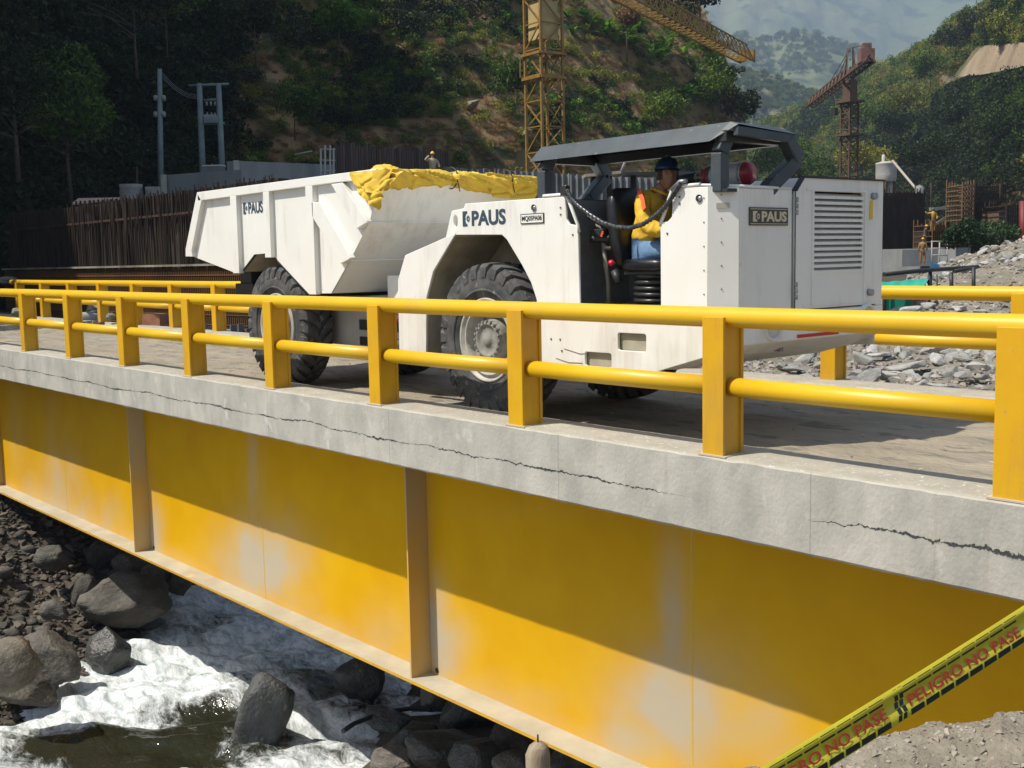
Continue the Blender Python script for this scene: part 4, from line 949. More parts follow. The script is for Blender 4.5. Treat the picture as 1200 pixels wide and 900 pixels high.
def hard_hat(M, m, parent, peak=True):
    mb = MB()
    def f(u, v):
        a = 2*math.pi*u; e = v*math.pi/2; r = math.cos(e); rx = 1.12*r; z = .36+.98*math.sin(e)
        if v < .02: rx = 1.12
        return M @ Vector((math.cos(a)*rx-.02, math.sin(a)*rx*.84, z))
    mb.grid(f, 36, 12)
    def br(u, v):
        a = 2*math.pi*u; ext = 1.12+v*(.07+.32*max(0, math.cos(a))**2); return M @ Vector((math.cos(a)*ext-.02, math.sin(a)*ext*.84, .38-.05*v-.03*max(0, math.cos(a))*v))
    mb.grid(br, 36, 3); mb.grid(lambda u, v: br(u, v)+Vector((0, 0, -.006)), 36, 3)
    mb.tube([M @ Vector((-1.0, 0, .75)), M @ Vector((-.6, 0, 1.27)), M @ Vector((0, 0, 1.43)), M @ Vector((.6, 0, 1.27)), M @ Vector((1.0, 0, .8))], .008, 6)
    o = mb.build('hard_hat', m, parent); return o
def hand(parent, wrist, d, up, m, side=1, grip=.8):
    """palm plus four curled fingers and a thumb, one skin"""
    d = Vector(d).normalized(); n = Vector(up).normalized(); s = d.cross(n).normalized()*side; w = Vector(wrist)
    vs = [w, w+d*.045, w+d*.085]; ed = [(0, 1), (1, 2)]; ra = [(.024, .020), (.036, .016), (.038, .014)]
    for k, (o, L) in enumerate(((-.030, .070), (-.010, .080), (.010, .074), (.029, .058))):
        p = w+d*.092+s*o; b = len(vs); ang = 0; vs.append(p); ra.append((.0095, .0095)); ed.append((2, b))
        for j, f in enumerate((.42, .32, .26)):
            ang += grip*.9; q = vs[-1]+(d*math.cos(ang)-n*math.sin(ang))*L*f; vs.append(q); ra.append((.0085-.0008*j,)*2); ed.append((len(vs)-2, len(vs)-1))
    b = len(vs); vs += [w+d*.03-s*.035-n*.006, w+d*.065-s*.052-n*.022, w+d*.088-s*.045-n*.038]; ra += [(.013, .013), (.010, .010), (.008, .008)]; ed += [(1, b), (b, b+1), (b+1, b+2)]
    return skinned('hand', vs, ed, ra, m, parent, sub=1, root=0)
def driver():
    t = thing('person', (-3.5, 1.05, 1.40), 'driver in a yellow jacket, blue hard hat and jeans sitting in the open cab', 'person')
    shirt = mat('yellow_jacket', (.75, .48, .03), (.62, .36, .02), 9, .75, .012, 16)
    jeans = mat('blue_jeans', (.10, .20, .36), (.16, .28, .46), 14, .85, .004, 60)
    V = Vector; Y = 1.05
    hip = V((-3.62, Y, 1.47)); 
    # body under the clothes: pelvis, spine, neck, arms, legs in one skin
    vs = [hip, V((-3.60, Y, 1.62)), V((-3.56, Y, 1.78)), V((-3.53, Y, 1.88)), V((-3.475, Y, 1.955)), V((-3.45, Y, 2.02)),
          V((-3.52, Y-.17, 1.855)), V((-3.42, Y-.22, 1.66)), V((-3.22, Y-.17, 1.60)), V((-3.52, Y+.17, 1.855)), V((-3.42, Y+.22, 1.66)), V((-3.22, Y+.17, 1.62)),
          V((-3.58, Y-.09, 1.44)), V((-3.16, Y-.12, 1.46)), V((-3.10, Y-.12, 1.06)), V((-3.0, Y-.12, .72)), V((-3.58, Y+.09, 1.44)), V((-3.16, Y+.12, 1.46)), V((-3.10, Y+.12, 1.06)), V((-3.0, Y+.12, .72))]
    ed = [(0, 1), (1, 2), (2, 3), (3, 4), (4, 5), (3, 6), (6, 7), (7, 8), (3, 9), (9, 10), (10, 11), (0, 12), (12, 13), (13, 14), (14, 15), (0, 16), (16, 17), (17, 18), (18, 19)]
    ra = [(.11, .10), (.11, .09), (.09, .07), (.05, .05), .045, .048, .055, .042, .032, .055, .042, .032, .075, .06, .05, .04, .075, .06, .05, .04]
    skinned('body', vs, ed, ra, skin, t)
    jv = [V((-3.63, Y, 1.50)), V((-3.625, Y, 1.60)), V((-3.60, Y, 1.72)), V((-3.565, Y, 1.85)), V((-3.50, Y, 1.945)), V((-3.555, Y-.14, 1.895)), V((-3.50, Y-.21, 1.79)), V((-3.43, Y-.245, 1.665)), V((-3.30, Y-.22, 1.625)), V((-3.17, Y-.16, 1.615)),
          V((-3.555, Y+.14, 1.895)), V((-3.50, Y+.21, 1.79)), V((-3.43, Y+.245, 1.665)), V((-3.30, Y+.22, 1.635)), V((-3.17, Y+.16, 1.635))]
    je = [(0, 1), (1, 2), (2, 3), (3, 4), (3, 5), (5, 6), (6, 7), (7, 8), (8, 9), (3, 10), (10, 11), (11, 12), (12, 13), (13, 14)]
    jr = [(.165, .14), (.175, .145), (.18, .14), (.17, .145), (.095, .088), .095, .078, .070, .064, .05, .085, .078, .070, .064, .05]
    jk = skinned('jacket', jv, je, jr, shirt, t, sub=3)
    tex = bpy.data.textures.new('folds', 'CLOUDS'); tex.noise_scale = .10
    dm = jk.modifiers.new('folds', 'DISPLACE'); dm.texture = tex; dm.strength = .045; dm.mid_level = .5; dm.texture_coords = 'GLOBAL'
    MB().tube([(-3.495, Y-.075, 1.985), (-3.555, Y-.04, 1.995), (-3.555, Y+.04, 1.995), (-3.495, Y+.075, 1.985), (-3.43, Y+.035, 1.95), (-3.415, Y, 1.93), (-3.43, Y-.035, 1.95), (-3.495, Y-.075, 1.985)], .012, 8).build('collar', shirt, jk)
    # orange shoulder stripe
    sp_ = [onY(a, b, .0) for a, b in ()]
    mb = MB()
    def st(u, v):
        a = XZ(764, 219, .80); pts = [V((-3.60, .90, 1.985)), V((-3.53, .835, 1.955)), V((-3.46, .795, 1.89)), V((-3.425, .775, 1.81))]
        k = u*3; i = min(int(k), 2); p = pts[i].lerp(pts[i+1], k-i); return p+V((.028, .004, .020))*(v-.5)*1.2
    mb.grid(st, 12, 2); mb.build('shoulder_stripe', mat('orange_stripe', (.85, .12, .03), None, 3, .6), jk)
    skinned('jeans', [V((-3.63, Y, 1.46)), V((-3.55, Y-.09, 1.455)), V((-3.36, Y-.115, 1.475)), V((-3.17, Y-.12, 1.475)), V((-3.09, Y-.12, 1.36)), V((-3.07, Y-.12, .90)), V((-3.55, Y+.09, 1.455)), V((-3.36, Y+.115, 1.475)), V((-3.17, Y+.12, 1.475)), V((-3.09, Y+.12, 1.36)), V((-3.07, Y+.12, .90))],
            [(0, 1), (1, 2), (2, 3), (3, 4), (4, 5), (0, 6), (6, 7), (7, 8), (8, 9), (9, 10)], [(.14, .12), .10, .092, .085, .075, .06, .10, .092, .085, .075, .06], jeans, t)
    for s in (-1, 1):
        MB().box((-2.97, Y+s*.12, .67), (.27, .10, .09)).build('shoe', black, t, bevel=.03)
    h, M = head_mesh(V((-3.41, Y, 2.105)), math.radians(-30), .110, t, skin, hair)
    skinned('neck', [V((-3.51, Y, 1.93)), V((-3.485, Y, 1.99)), V((-3.455, Y, 2.04))], [(0, 1), (1, 2)], [.055, .052, .054], skin, h, sub=1)
    hard_hat(M, mat('blue_hard_hat', (.006, .024, .07), None, 3, .3), h)
    hand(t, V((-3.16, Y-.16, 1.615)), (1, .15, 0), (0, -.2, 1), skin, 1); hand(t, V((-3.16, Y+.16, 1.635)), (1, -.15, 0), (0, .2, 1), skin, -1)
    # what his hands hold
    MB().tube([(-3.02+.0*math.cos(a), Y+.19*math.cos(a), 1.60+.19*math.sin(a)*.5) for a in np.linspace(0, 6.3, 25)], .014, 8).tube([(-3.02, Y, 1.6), (-2.8, Y, 1.3)], .03, 8).build('steering_wheel', black, TK)
driver()
def worker(px, py, d, h, label, shirtc, hatc, pose, face_=0, trouser=(.05, .07, .12)):
    """px,py: feet; simple standing figure h metres tall"""
    f = at(px, py, d); V = Vector; s = h/1.75; t = thing('person', f, label, 'person', 'workers on the building site')
    R = Matrix.Rotation(YAW+face_, 3, 'Z')
    P = lambda x, y, z: f+R @ V((x*s, y*s, z*s))
    sh = mat('work_shirt_%d' % (shirtc[0]*100), shirtc, None, 3, .8); tr = mat('work_trousers', trouser, None, 3, .9)
    arm = {'side': [(-.24, 0, 1.15), (-.26, .05, .9), (.24, 0, 1.15), (.26, .05, .9)], 'up': [(-.36, .02, 1.42), (-.20, -.12, 1.60), (.30, 0, 1.2), (.25, -.15, 1.1)], 'out': [(-.42, -.05, 1.35), (-.62, -.1, 1.5), (.3, 0, 1.15), (.26, -.1, .95)], 'bend': [(-.2, -.2, 1.05), (-.25, -.3, .85), (.2, -.2, 1.05), (.2, -.3, .85)]}[pose]
    l = -.12 if pose == 'bend' else 0
    vs = [P(0, 0, .95), P(0, l*.5, 1.2), P(0, l, 1.42), P(0, l*1.3, 1.52), P(-.18, l, 1.42), P(*arm[0]), P(*arm[1]), P(.18, l, 1.42), P(*arm[2]), P(*arm[3])]
    skinned('body', vs+[P(-.09, 0, .9), P(-.12, -.02, .5), P(-.12, 0, .06), P(.09, 0, .9), P(.12, .02, .5), P(.12, 0, .06), P(0, l*1.4, 1.60)], [(0, 1), (1, 2), (2, 3), (2, 4), (4, 5), (5, 6), (2, 7), (7, 8), (8, 9), (0, 10), (10, 11), (11, 12), (0, 13), (13, 14), (14, 15), (3, 16)], [.12*s, .12*s, .12*s, .055*s, .06*s, .045*s, .038*s, .06*s, .045*s, .038*s, .085*s, .065*s, .05*s, .085*s, .065*s, .05*s, .05*s], skin, t, sub=1)
    skinned('shirt', vs, [(0, 1), (1, 2), (2, 3), (2, 4), (4, 5), (5, 6), (2, 7), (7, 8), (8, 9)], [.15*s, .15*s, .15*s, .07*s, .08*s, .065*s, .052*s, .08*s, .065*s, .052*s], sh, t, sub=1)
    skinned('trousers', [P(0, 0, .97), P(-.09, 0, .85), P(-.12, -.02, .5), P(-.12, 0, .08), P(.09, 0, .85), P(.12, .02, .5), P(.12, 0, .08)], [(0, 1), (1, 2), (2, 3), (0, 4), (4, 5), (5, 6)], [.14*s, .10*s, .08*s, .065*s, .10*s, .08*s, .065*s], tr, t, sub=1)
    h_, M = head_mesh(P(0, l*1.4, 1.66), YAW+face_-math.pi/2, .10*s, t, skin, None)
    hard_hat(M, mat('hat_%d_%d' % (hatc[0]*100, hatc[2]*100), hatc, None, 3, .4), h_)
    return t
# ================================================================== WARNING TAPE
def tape():
    A = at(800, 951, 2.45); B = at(1330, 628, 3.05)
    a_ = at(888, 898, 2.56); b_ = at(1199, 706, 2.92)
    X = (b_-a_).normalized(); Nn = -(FW); Nn = (Nn-X*Nn.dot(X)).normalized(); Uv = Nn.cross(X).normalized()
    if Uv.z < 0: Uv = -Uv
    W = .083; Lt = (b_-a_).length
    ty = mat('tape_yellow', (.62, .55, .03), (.54, .46, .03), 6, .32, .001, 12); tk = mat('tape_black', (.015, .02, .015), None, 4, .35); trd = mat('tape_red', (.48, .035, .02), None, 4, .45)
    def crease(v): return .006*(1-abs(v-.86)/.14) if v > .72 else (.003*math.sin(v*9))
    def Pt(u, v, off=0):        # u metres along from a_, v 0..1 across from the bottom
        return a_+X*u-Uv*W*(1-v)+Nn*(crease(v)+off)-Vector((0, 0, 1))*.012*math.sin(max(0, min(1, (u+.35)/(Lt+.8)))*math.pi)
    t = thing('warning_tape', tuple(at(1045, 900, 2.7)), 'yellow plastic caution tape with red danger lettering stretched across the corner', 'tape')
    MB().grid(lambda u, v: Pt(-.45+(Lt+1.1)*u, v), 120, 12).build('tape_strip', ty, t)
    per = Lt*.53; s0 = Lt*.455
    k0 = -1
    for rep in (-2, -1, 0, 1, 2):
        u0 = s0+per*rep
        if u0 < -.9*1.5 or u0 > Lt+.9: continue
        # separator: two leaning bars made of wavy blocks
        for off in (0, .017):
            for j in range(5):
                v0, v1 = .04+j*.185, .04+(j+1)*.185-.02; w = .012; sft = (.003 if j % 2 else -.003); 
                q = lambda u, v: Pt(u, v, .0006)
                ua = u0+off+sft+.013*(j/5.); ub = u0+off+sft*.2+.013*((j+1)/5.)
                MB().add([q(ua, v0), q(ua+w, v0), q(ub+w, v1), q(ub, v1)], [(0, 1, 2, 3)]).build('black_block', tk, t)
        nb = 8; st = u0+.040; pitch = (per-.048)/nb*.97
        for j in range(nb):
            for v0, v1 in ((.03, .20), (.70, .91)):
                q = lambda u, v: Pt(u, v, .0006); ua = st+j*pitch; ub = ua+pitch*.88
                MB().add([q(ua, v0), q(ub, v0), q(ub+.003, v1), q(ua+.003, v1)], [(0, 1, 2, 3)]).build('black_block', tk, t)
        M = Matrix.Identity(4); o_ = Pt(u0+.046, .27, .0008)
        for i, c in enumerate((X, Uv, Nn)):
            for r in range(3): M[r][i] = c[r]
        for r in range(3): M[r][3] = o_[r]
        textmesh('lettering', 'PELIGRO NO PASE', per-.075, W*.33, M, trd, t, bold=.012, depth=.0004)
    for u, lb in ((-.42, 'wooden peg holding the low end of the caution tape'), (Lt+.62, 'wooden peg holding the high end of the caution tape')):
        p = Pt(u, .5); tag(MB().tube([p+Vector((0, 0, -1.2 if u > 0 else -.5)), p+Vector((0, 0, .08))], .02, 8).build('wooden_peg', wood), lb, 'peg')
tape()
# ================================================================== RUBBLE BEYOND THE BRIDGE
rb = random.Random(11); B_heap = [boulder_mesh(i+90, mat('pale_boulder', (.3, .3, .3)), 2) for i in range(3)]
def Hr(x, y):
    """rubble ground beyond the far edge: a flat dump of blasted rock with a heap to the right"""
    v = Vector((x-CAM.x, y-CAM.y)); d = v.dot(FH); l = v.dot(CH)
    px = 600+F_PX*l/max(d, 1)
    h = -.62+.22*nz(x, y, 0, .35)+.30*sstep(12, 24, d)
    hp = 2.15*math.exp(-(((px-1290)/175)**2)-((d-36)/6.5)**2)+.35*sstep(940, 1150, px)*sstep(22, 30, d)*sstep(46, 38, d)
    return h+hp*(1+.15*nz(x, y, 4, .7))
def rubble_ground():
    m = mat('rubble_dirt', (.16, .14, .105), (.24, .21, .165), 1.5, .95, .05, 7, c3=(.36, .34, .31), s3=5, t3=.58)
    def fn(u, v):
        px = 760+620*u; d = 9.2+(48-9.2)*v**1.3; p = atz(px, d, 0)
        if p.y < 4.88: p = Vector((p.x, 4.88, 0))
        return Vector((p.x, p.y, Hr(p.x, p.y)-(0 if p.y > 4.9 else .1)))
    o = MB().grid(fn, 90, 110).build('rubble_slope', m); tag(o, kind='structure')
rubble_ground()
def pr_(px, d): p = atz(px, d, 0); return Vector((p.x, p.y, Hr(p.x, p.y)))
LB = ['largest pale rock slab in the rubble right of the far post', 'wide pale rock left below the largest slab', 'long flat grey rock lying against the far kerb', 'small rock at the right end of the rubble beside the near post', 'tilted pale rock right beside the far railing post', 'small square rock at the foot of the brown dirt', 'pale rock at the kerb under the truck chin', 'upright narrow rock just left of the far railing post', 'broad rock above the largest pale slab', 'dark edged rock high in the rubble under the far middle rail', 'small pale rock between far post and largest slab', 'leaning rock right below the largest pale slab']
for LBi, (px, py, w, h, tl) in enumerate( ((1062, 428, 52, 22, 12), (1040, 440, 34, 24, -5), (1105, 452, 40, 16, -6), (1150, 441, 20, 18, 10), (1010, 420, 26, 26, -30), (1130, 440, 22, 16, 0), (930, 432, 26, 14, -8), (960, 428, 14, 18, 20), (1030, 415, 30, 14, 5), (1090, 408, 26, 14, 20), (1000, 438, 24, 16, 15), (1075, 450, 26, 14, 30))):
    d = 0
    for dd in np.linspace(10.5, 30, 120):
        p = pr_(px, dd); q = proj(p)
        if q[1] < py+h*.4: d = dd; break
    if not d: d = 18
    face(px, py, d, w, h, rb.choice(SH), tl, LB[LBi], 'rock', 'rock', 1.0, 'blasted rocks beyond the bridge')
n = 0
while n < 190:
    px = rb.uniform(885, 1230); d = rb.uniform(10.5, 27)
    p = pr_(px, d)
    if p.y < 5.0: continue
    s = rb.uniform(.07, .22)*(1.5 if rb.random() < .15 else 1)
    rock(rb.choice(SH), p+Vector((0, 0, s*.2)), (s*1.3, s, s), (rb.uniform(-.6, .6), rb.uniform(-.6, .6), rb.uniform(0, 6.3)), 'pale angular rock among the rubble just beyond the far railing', 'small rocks in the rubble beyond the railing', 'rubble_rock', 'rock'); n += 1
n = 0
while n < 290:
    px = rb.uniform(1035, 1260); d = rb.uniform(31, 42); p = pr_(px, d)
    if p.z < -.1 and rb.random() < .8: continue
    s = .07*(.26/.07)**rb.random()
    rock(rb.choice(SH+SH+B_heap), p+Vector((0, 0, s*.25)), (s*1.2, s, s*.9), (rb.uniform(-.5, .5), rb.uniform(-.5, .5), rb.uniform(0, 6.3)), 'grey stone on the stone heap in front of the green shrub', 'stones on the heap at the right', 'heap_stone', 'stone'); n += 1
def pick_r(r):
    px = r.uniform(860, 1260); d = r.uniform(9.8, 42); p = pr_(px, d)
    return p if p.y > 4.95 else None
pebbles('rubble_chips', mat('rubble_chips', (.31, .285, .25), (.22, .195, .16), 2, .9, island=.40), 16000, pick_r, .02, .11, 21)['label'] = 'broken stone chips filling the rubble beyond the bridge'
# left: pale stones and a pipe seen between the rails
for (px, py, d, w, h, lb) in ((113, 362, 31, 26, 12, 'white pale stone beside the short grey pipe seen between the rails'), (20, 366, 31, 14, 9, 'pale stone seen between the rails at the left edge'), (130, 371, 28, 12, 7, 'small pale stone right of the short grey pipe'), (8, 329, 38, 26, 8, 'pale stone above the far top rail at the left edge')):
    face(px, py, d, w, h, rb.choice(B_pale), 0, lb, 'rock', 'rock', 1)
tag(MB().tube([at(93, 372, 30), at(118, 373, 30.5)], .14, 12).tube([at(92, 368, 30), at(118, 364, 30.5)], .03, 6).build('pipe', conc), 'short grey concrete pipe lying beyond the far railing', 'pipe')
tag(MB().box(at(184, 375, 27), (.55, .4, .30), Matrix.Rotation(.4, 3, 'Z')).build('box', mat('rusty_box', (.20, .08, .04), (.28, .13, .07), 5, .8)), 'small rusty box standing below the far railing', 'box')
# ================================================================== GREEN SHELTER AND PIPE HANDRAIL
def shelter():
    green = mat('green_tarp', (.02, .36, .25), (.02, .30, .20), 3, .55, .01, 8)
    t = thing('tarp_shelter', at(1062, 375, 27), 'turquoise green tarpaulin shelter on posts behind the far railing', 'shelter')
    a, b, c, d = at(1030, 331, 27), at(1089, 326, 27.5), at(1082, 336, 26), at(1024, 341, 25.6)
    MB().grid(lambda u, v: a.lerp(b, u).lerp(d.lerp(c, u), v)+Vector((0, 0, -.10*math.sin(u*math.pi)*math.sin(v*math.pi)+.01*math.sin(u*25))), 24, 12).build('roof', green, t)
    e, f, g, h = at(1036, 338, 27.2), at(1087, 330, 27.4), at(1088, 364, 27.4), at(1036, 364, 27.2)
    MB().grid(lambda u, v: e.lerp(f, u).lerp(h.lerp(g, u), v)+Vector((.04*math.sin(u*18), .04*math.sin(u*18), 0)), 40, 8).build('side_sheet', green, t)
    MB().tube([at(1089, 324, 27.4), at(1089, 378, 27.4)], .04, 8).tube([at(1036, 330, 27.2), at(1036, 376, 27.2)], .04, 8).build('pole', black, t)
    q = MB().grid(lambda u, v: at(1083+8*u, 327+12*v*u, 27.6), 6, 6).build('blue_corner', mat('blue_tarp', (.02, .13, .30), None, 3, .5), t)
    t2 = thing('handrail', at(1100, 340, 29), 'black scaffold pipe handrail running in front of the stone heap', 'handrail')
    a, b = at(1036, 321.5, 27.6), at(1143, 313, 29.5)
    MB().tube([a, a.lerp(b, .45)+Vector((0, 0, .02)), b], .055, 10).tube([at(1118, 318, 28.8), at(1146, 312.5, 29.6)], .05, 8).build('top_pipe', black, t2)
    for px, y0, y1 in ((1090, 319, 350), (1115, 319, 347), (1141, 313, 352)): MB().tube([at(px, y0, 28.6), at(px, y1, 28.6)], .05, 8).build('upright', black, t2)
    t3 = thing('sign', at(1097, 330, 29), 'small white sign with a blue top fixed above the black handrail', 'sign')
    MB().box(at(1098, 316, 29), (.26, .02, .26), Matrix.Rotation(YAW, 3, 'Z')).build('board', mat('sign_white', (.7, .68, .62), None, 4, .6), t3)
    MB().box(at(1095, 311.5, 28.98), (.22, .022, .08), Matrix.Rotation(YAW, 3, 'Z')).build('top_strip', mat('sign_blue', (.04, .20, .45), None, 4, .6), t3)
    MB().tube([at(1098, 318, 29.02), at(1098, 360, 29.02)], .02, 6).build('pole', black, t3)
    t4 = tag(MB().lathe([(-.25, .12), (.15, .17), (.35, .12), (.42, .0)], 12, 'Z', at(1078, 357, 26.8)).build('bucket', mat('pink_bucket', (.45, .10, .14), None, 4, .5)), 'pink bucket standing in front of the green shelter', 'bucket')
shelter()
# ================================================================== SITE WALLS
def wall(name, p0, p1, ztop, zbot, th, m, label, cat='wall', zt2=None):
    a = Vector((p0.x, p0.y, 0)); b = Vector((p1.x, p1.y, 0)); d = (b-a).normalized(); n = Vector((-d.y, d.x, 0))
    if (CAM-a).dot(n) > 0: n = -n
    t = thing(name, (a+b)/2+Vector((0, 0, zbot)), label, cat); zt2 = ztop if zt2 is None else zt2
    vs = [a+Vector((0, 0, zbot)), b+Vector((0, 0, zbot)), b+n*th+Vector((0, 0, zbot)), a+n*th+Vector((0, 0, zbot)), a+Vector((0, 0, ztop)), b+Vector((0, 0, zt2)), b+n*th+Vector((0, 0, zt2)), a+n*th+Vector((0, 0, ztop))]
    MB().add(vs, [(0, 1, 5, 4), (1, 2, 6, 5), (2, 3, 7, 6), (3, 0, 4, 7), (4, 5, 6, 7)]).build('slab', m, t)
    return t, a, b, d, n
def zat(py, px, d): return at(px, py, d).z
# long dark formwork wall with upright bars
p0, p1 = at(14, 300, 40.5), at(330, 300, 30.5)
zt = zat(247, 20, 40.4); zt2 = zat(224, 235, 33.5)
t, a, b, d, n = wall('formwork_wall', p0, p1, zt-.2, -.9, .35, rustd, 'long dark brown formwork wall bristling with rusty bars behind the dump body', zt2=zt2+.1)
Lw = (b-a).length; mb = MB(); q = random.Random(5); zl_ = zat(311, 150, 36.3)
for i in range(420):
    u = i/420*Lw+q.uniform(-.04, .04); z1 = (zt-.2)+(zt2+.1-zt+.2)*u/Lw+q.uniform(-.03, .14)*(q.random() < .5)
    zb_ = .5 if q.random() < .6 else zl_+q.uniform(.6, 1.6); mb.beam(a+d*u-n*(.05+q.uniform(0, .12))+Vector((0, 0, zb_)), a+d*(u+q.gauss(0, .06))-n*(.05+q.uniform(-.02, .1))+Vector((0, 0, z1)), q.uniform(.016, .034))
bars = mb.build('upright_bars', rust, t); bars['kind'] = 'stuff'
zl = zat(311, 150, 36.3)
MB().beam(a-n*.25+Vector((0, 0, zl-.05)), b-n*.25+Vector((0, 0, zl-.02)), .30, .06).build('ledge_board', mat('pale_board', (.34, .31, .26), (.15, .12, .09), 1.2, .9), t)
mb = MB()
for i in range(170):
    u = i/170*Lw; mb.beam(a+d*u-n*.3+Vector((0, 0, -.9)), a+d*u-n*.3+Vector((0, 0, zl-.1)), .03)
for k in range(7): mb.beam(a-n*.32+Vector((0, 0, -.3+k*.28)), b-n*.32+Vector((0, 0, -.3+k*.28)), .028)
o = mb.build('bar_mesh', mat('orange_rebar', (.19, .085, .022), (.09, .045, .018), .5, .85), t); o['kind'] = 'stuff'  # lower mesh in brighter orange: its sunlight is put into the colour
for k, zz in enumerate((zl+1.3,)): MB().beam(a-n*.1+Vector((0, 0, zz)), b-n*.1+Vector((0, 0, zz+.25)), .06, .07).build('waler', rust, t)
# low light panels behind the far railing
p0, p1 = at(90, 360, 28.5), at(300, 360, 25)
t, a, b, d, n = wall('sheet_pile_wall', p0, p1, -.05, -2.2, .1, concd, 'low grey sheet pile wall seen between the yellow rails'); L2 = (b-a).length
for i in range(26):
    u = (i+.2)*L2/26; MB().b2((0, 0, 0), (0, 0, 0)).beam(a+d*u-n*.06+Vector((0, 0, -2.0)), a+d*u-n*.06+Vector((0, 0, .0+q.uniform(-.08, .12))), .14, .05).build('plank', mat('grey_plank', (.22, .22, .21), (.12, .12, .11), 1, .85, rnd=.35), t)
# concrete panels on the left
t, a, b, d, n = wall('concrete_wall', at(192, 205, 47), at(283, 205, 45), zat(205, 200, 47), 1.5, .5, concd, 'left grey concrete wall panel rising behind the formwork wall')
t, a, b, d, n = wall('concrete_wall', at(277, 190, 46), at(392, 190, 52), zat(188.5, 277, 46), 1.5, .5, concd, 'right taller grey concrete wall panel standing behind the dump body', zt2=zat(193, 392, 52))
for px, dd in ((190.5, 46.8), (275.5, 45.9)):
    pass
for px0, px1, dd, y0, lb in ((188.5, 195, 46.9, 205, 'end face of the left concrete wall panel, painted pale for sunlight'), (274, 281, 45.8, 188.5, 'end face of the right concrete wall panel, painted pale for sunlight')):
    c = at((px0+px1)/2, 200, dd); zt_ = zat(y0, px0, dd); tag(MB().box((c.x, c.y, (zt_+1.5)/2), (.22, .40, zt_-1.5), Matrix.Rotation(YAW+.2, 3, 'Z')).build('lit_end_face', mat('sunlit_concrete', (.45, .43, .36), (.35, .33, .28), 3, .85)), lb, 'post')  # sunlit wall end: light painted as paler concrete on an added block
# rusty shuttering wall
t, a, b, d, n = wall('shuttering_wall', at(391, 172, 56), at(526, 180, 60), zat(170, 391, 56), 1.5, .4, rustd, 'tall rusty shuttering wall behind the yellow tarp', zt2=zat(179, 526, 60)); L3 = (b-a).length
z3 = zat(170, 391, 56); z3b = zat(179, 526, 60)
for i in range(46):
    u = (i+.5)*L3/46; MB().beam(a+d*u-n*.04+Vector((0, 0, 3.6)), a+d*u-n*.04+Vector((0, 0, z3+(z3b-z3)*u/L3+q.uniform(-.05, .2))), L3/46*.86, .06).build('plank', mat('rusty_plank', (.11, .065, .045), (.055, .05, .045), 1.4, .85, rnd=.4, stretch=(3, 3, .5)), t)
mb = MB()
for px in (376, 381, 387, 391): mb.tube([at(px, 235, 50), at(px, 168+abs(px-384)*.8, 50)], .045, 6)
for py in (175, 188, 200): mb.tube([at(374, py, 50), at(393, py, 50)], .035, 6)
mb.tube([at(345, 181, 50), at(366, 177, 50)], .03, 6)
tag(mb.build('scaffold', mat('scaffold_grey', (.35, .34, .32), None, 4, .6)), 'narrow grey scaffold ladder at the left end of the rusty shuttering', 'scaffold')
# grey corrugated walls, further right
for k, (x0, x1, d0, d1, y0, y1, lb) in enumerate(((518, 585, 58, 59, 197, 199, 'low grey corrugated wall between the shuttering and the crane'), (583, 672, 55, 54, 199, 205, 'grey corrugated wall directly behind the rear canopy post'), (668, 850, 50, 47, 206, 211, 'long grey corrugated wall seen through the cab under the canopy'))):
    t, a, b, d, n = wall('corrugated_wall', at(x0, y0, d0), at(x1, y1, d1), zat(y0, x0, d0), -.5, .3, concd, lb, zt2=zat(y1, x1, d1)); LL = (b-a).length; za, zb = zat(y0, x0, d0), zat(y1, x1, d1)
    nn = int(LL/.28)
    for i in range(nn):
        u = (i+.5)*LL/nn; z_ = za+(zb-za)*u/LL+q.uniform(-.03, .07); MB().beam(a+d*u-n*.05+Vector((0, 0, z_-3.5)), a+d*u-n*.05+Vector((0, 0, z_)), LL/nn*.8, .09).build('plank', mat('grey_formwork_plank', (.19, .20, .21), (.12, .125, .13), 1.4, .8, rnd=.3), t)
for x0, x1, lb in ((684, 726, 'small flat work platform seen left of the driver'), (730, 806, 'long flat steel platform seen behind the driver')):
    t = thing('work_platform', at((x0+x1)/2, 230, 42), lb, 'platform')
    MB().beam(at(x0, 207 if x0 < 700 else 205, 42), at(x1, 203 if x0 < 700 else 203, 42), 1.2, .10).build('deck', mat('platform_top', (.42, .38, .30), (.30, .28, .24), 3, .8) if x0 < 700 else black, t)
    for px in (x0+12, x1-12): MB().tube([at(px, 206, 42), at(px, 262, 42)], .10, 8).build('leg', rustd, t)
tag(MB().tube([at(727, 203, 44), at(735, 184, 44)], .05, 6).build('prop', conc), 'thin pale prop leaning up behind the canopy', 'prop')
# pink sheet roof shack, barrels
t = thing('shack', at(115, 260, 44), 'open shack with a pinkish sheet roof above the dark formwork wall', 'shack')
a_, b_, c_, d_ = at(83, 241, 43), at(147, 233.5, 43.6), at(140, 233, 46), at(92, 234, 45.6)
MB().add([a_, b_, c_, d_, a_+Vector((0, 0, .06)), b_+Vector((0, 0, .06)), c_+Vector((0, 0, .06)), d_+Vector((0, 0, .06))], [(0, 1, 2, 3), (4, 5, 6, 7), (0, 1, 5, 4), (1, 2, 6, 5)]).build('roof', mat('pink_sheet', (.62, .38, .28), (.50, .36, .27), 3, .7), t)
for i in range(12): MB().beam(at(84+5.2*i, 242-.5*i, 42.9), at(84+5.2*i, 236-.3*i, 42.9), .05).build('rafter', rustd, t)
for px in (86, 112, 140): MB().tube([at(px, 240, 43.5), at(px, 300, 43.5)], .07, 6).build('pole', rustd, t)
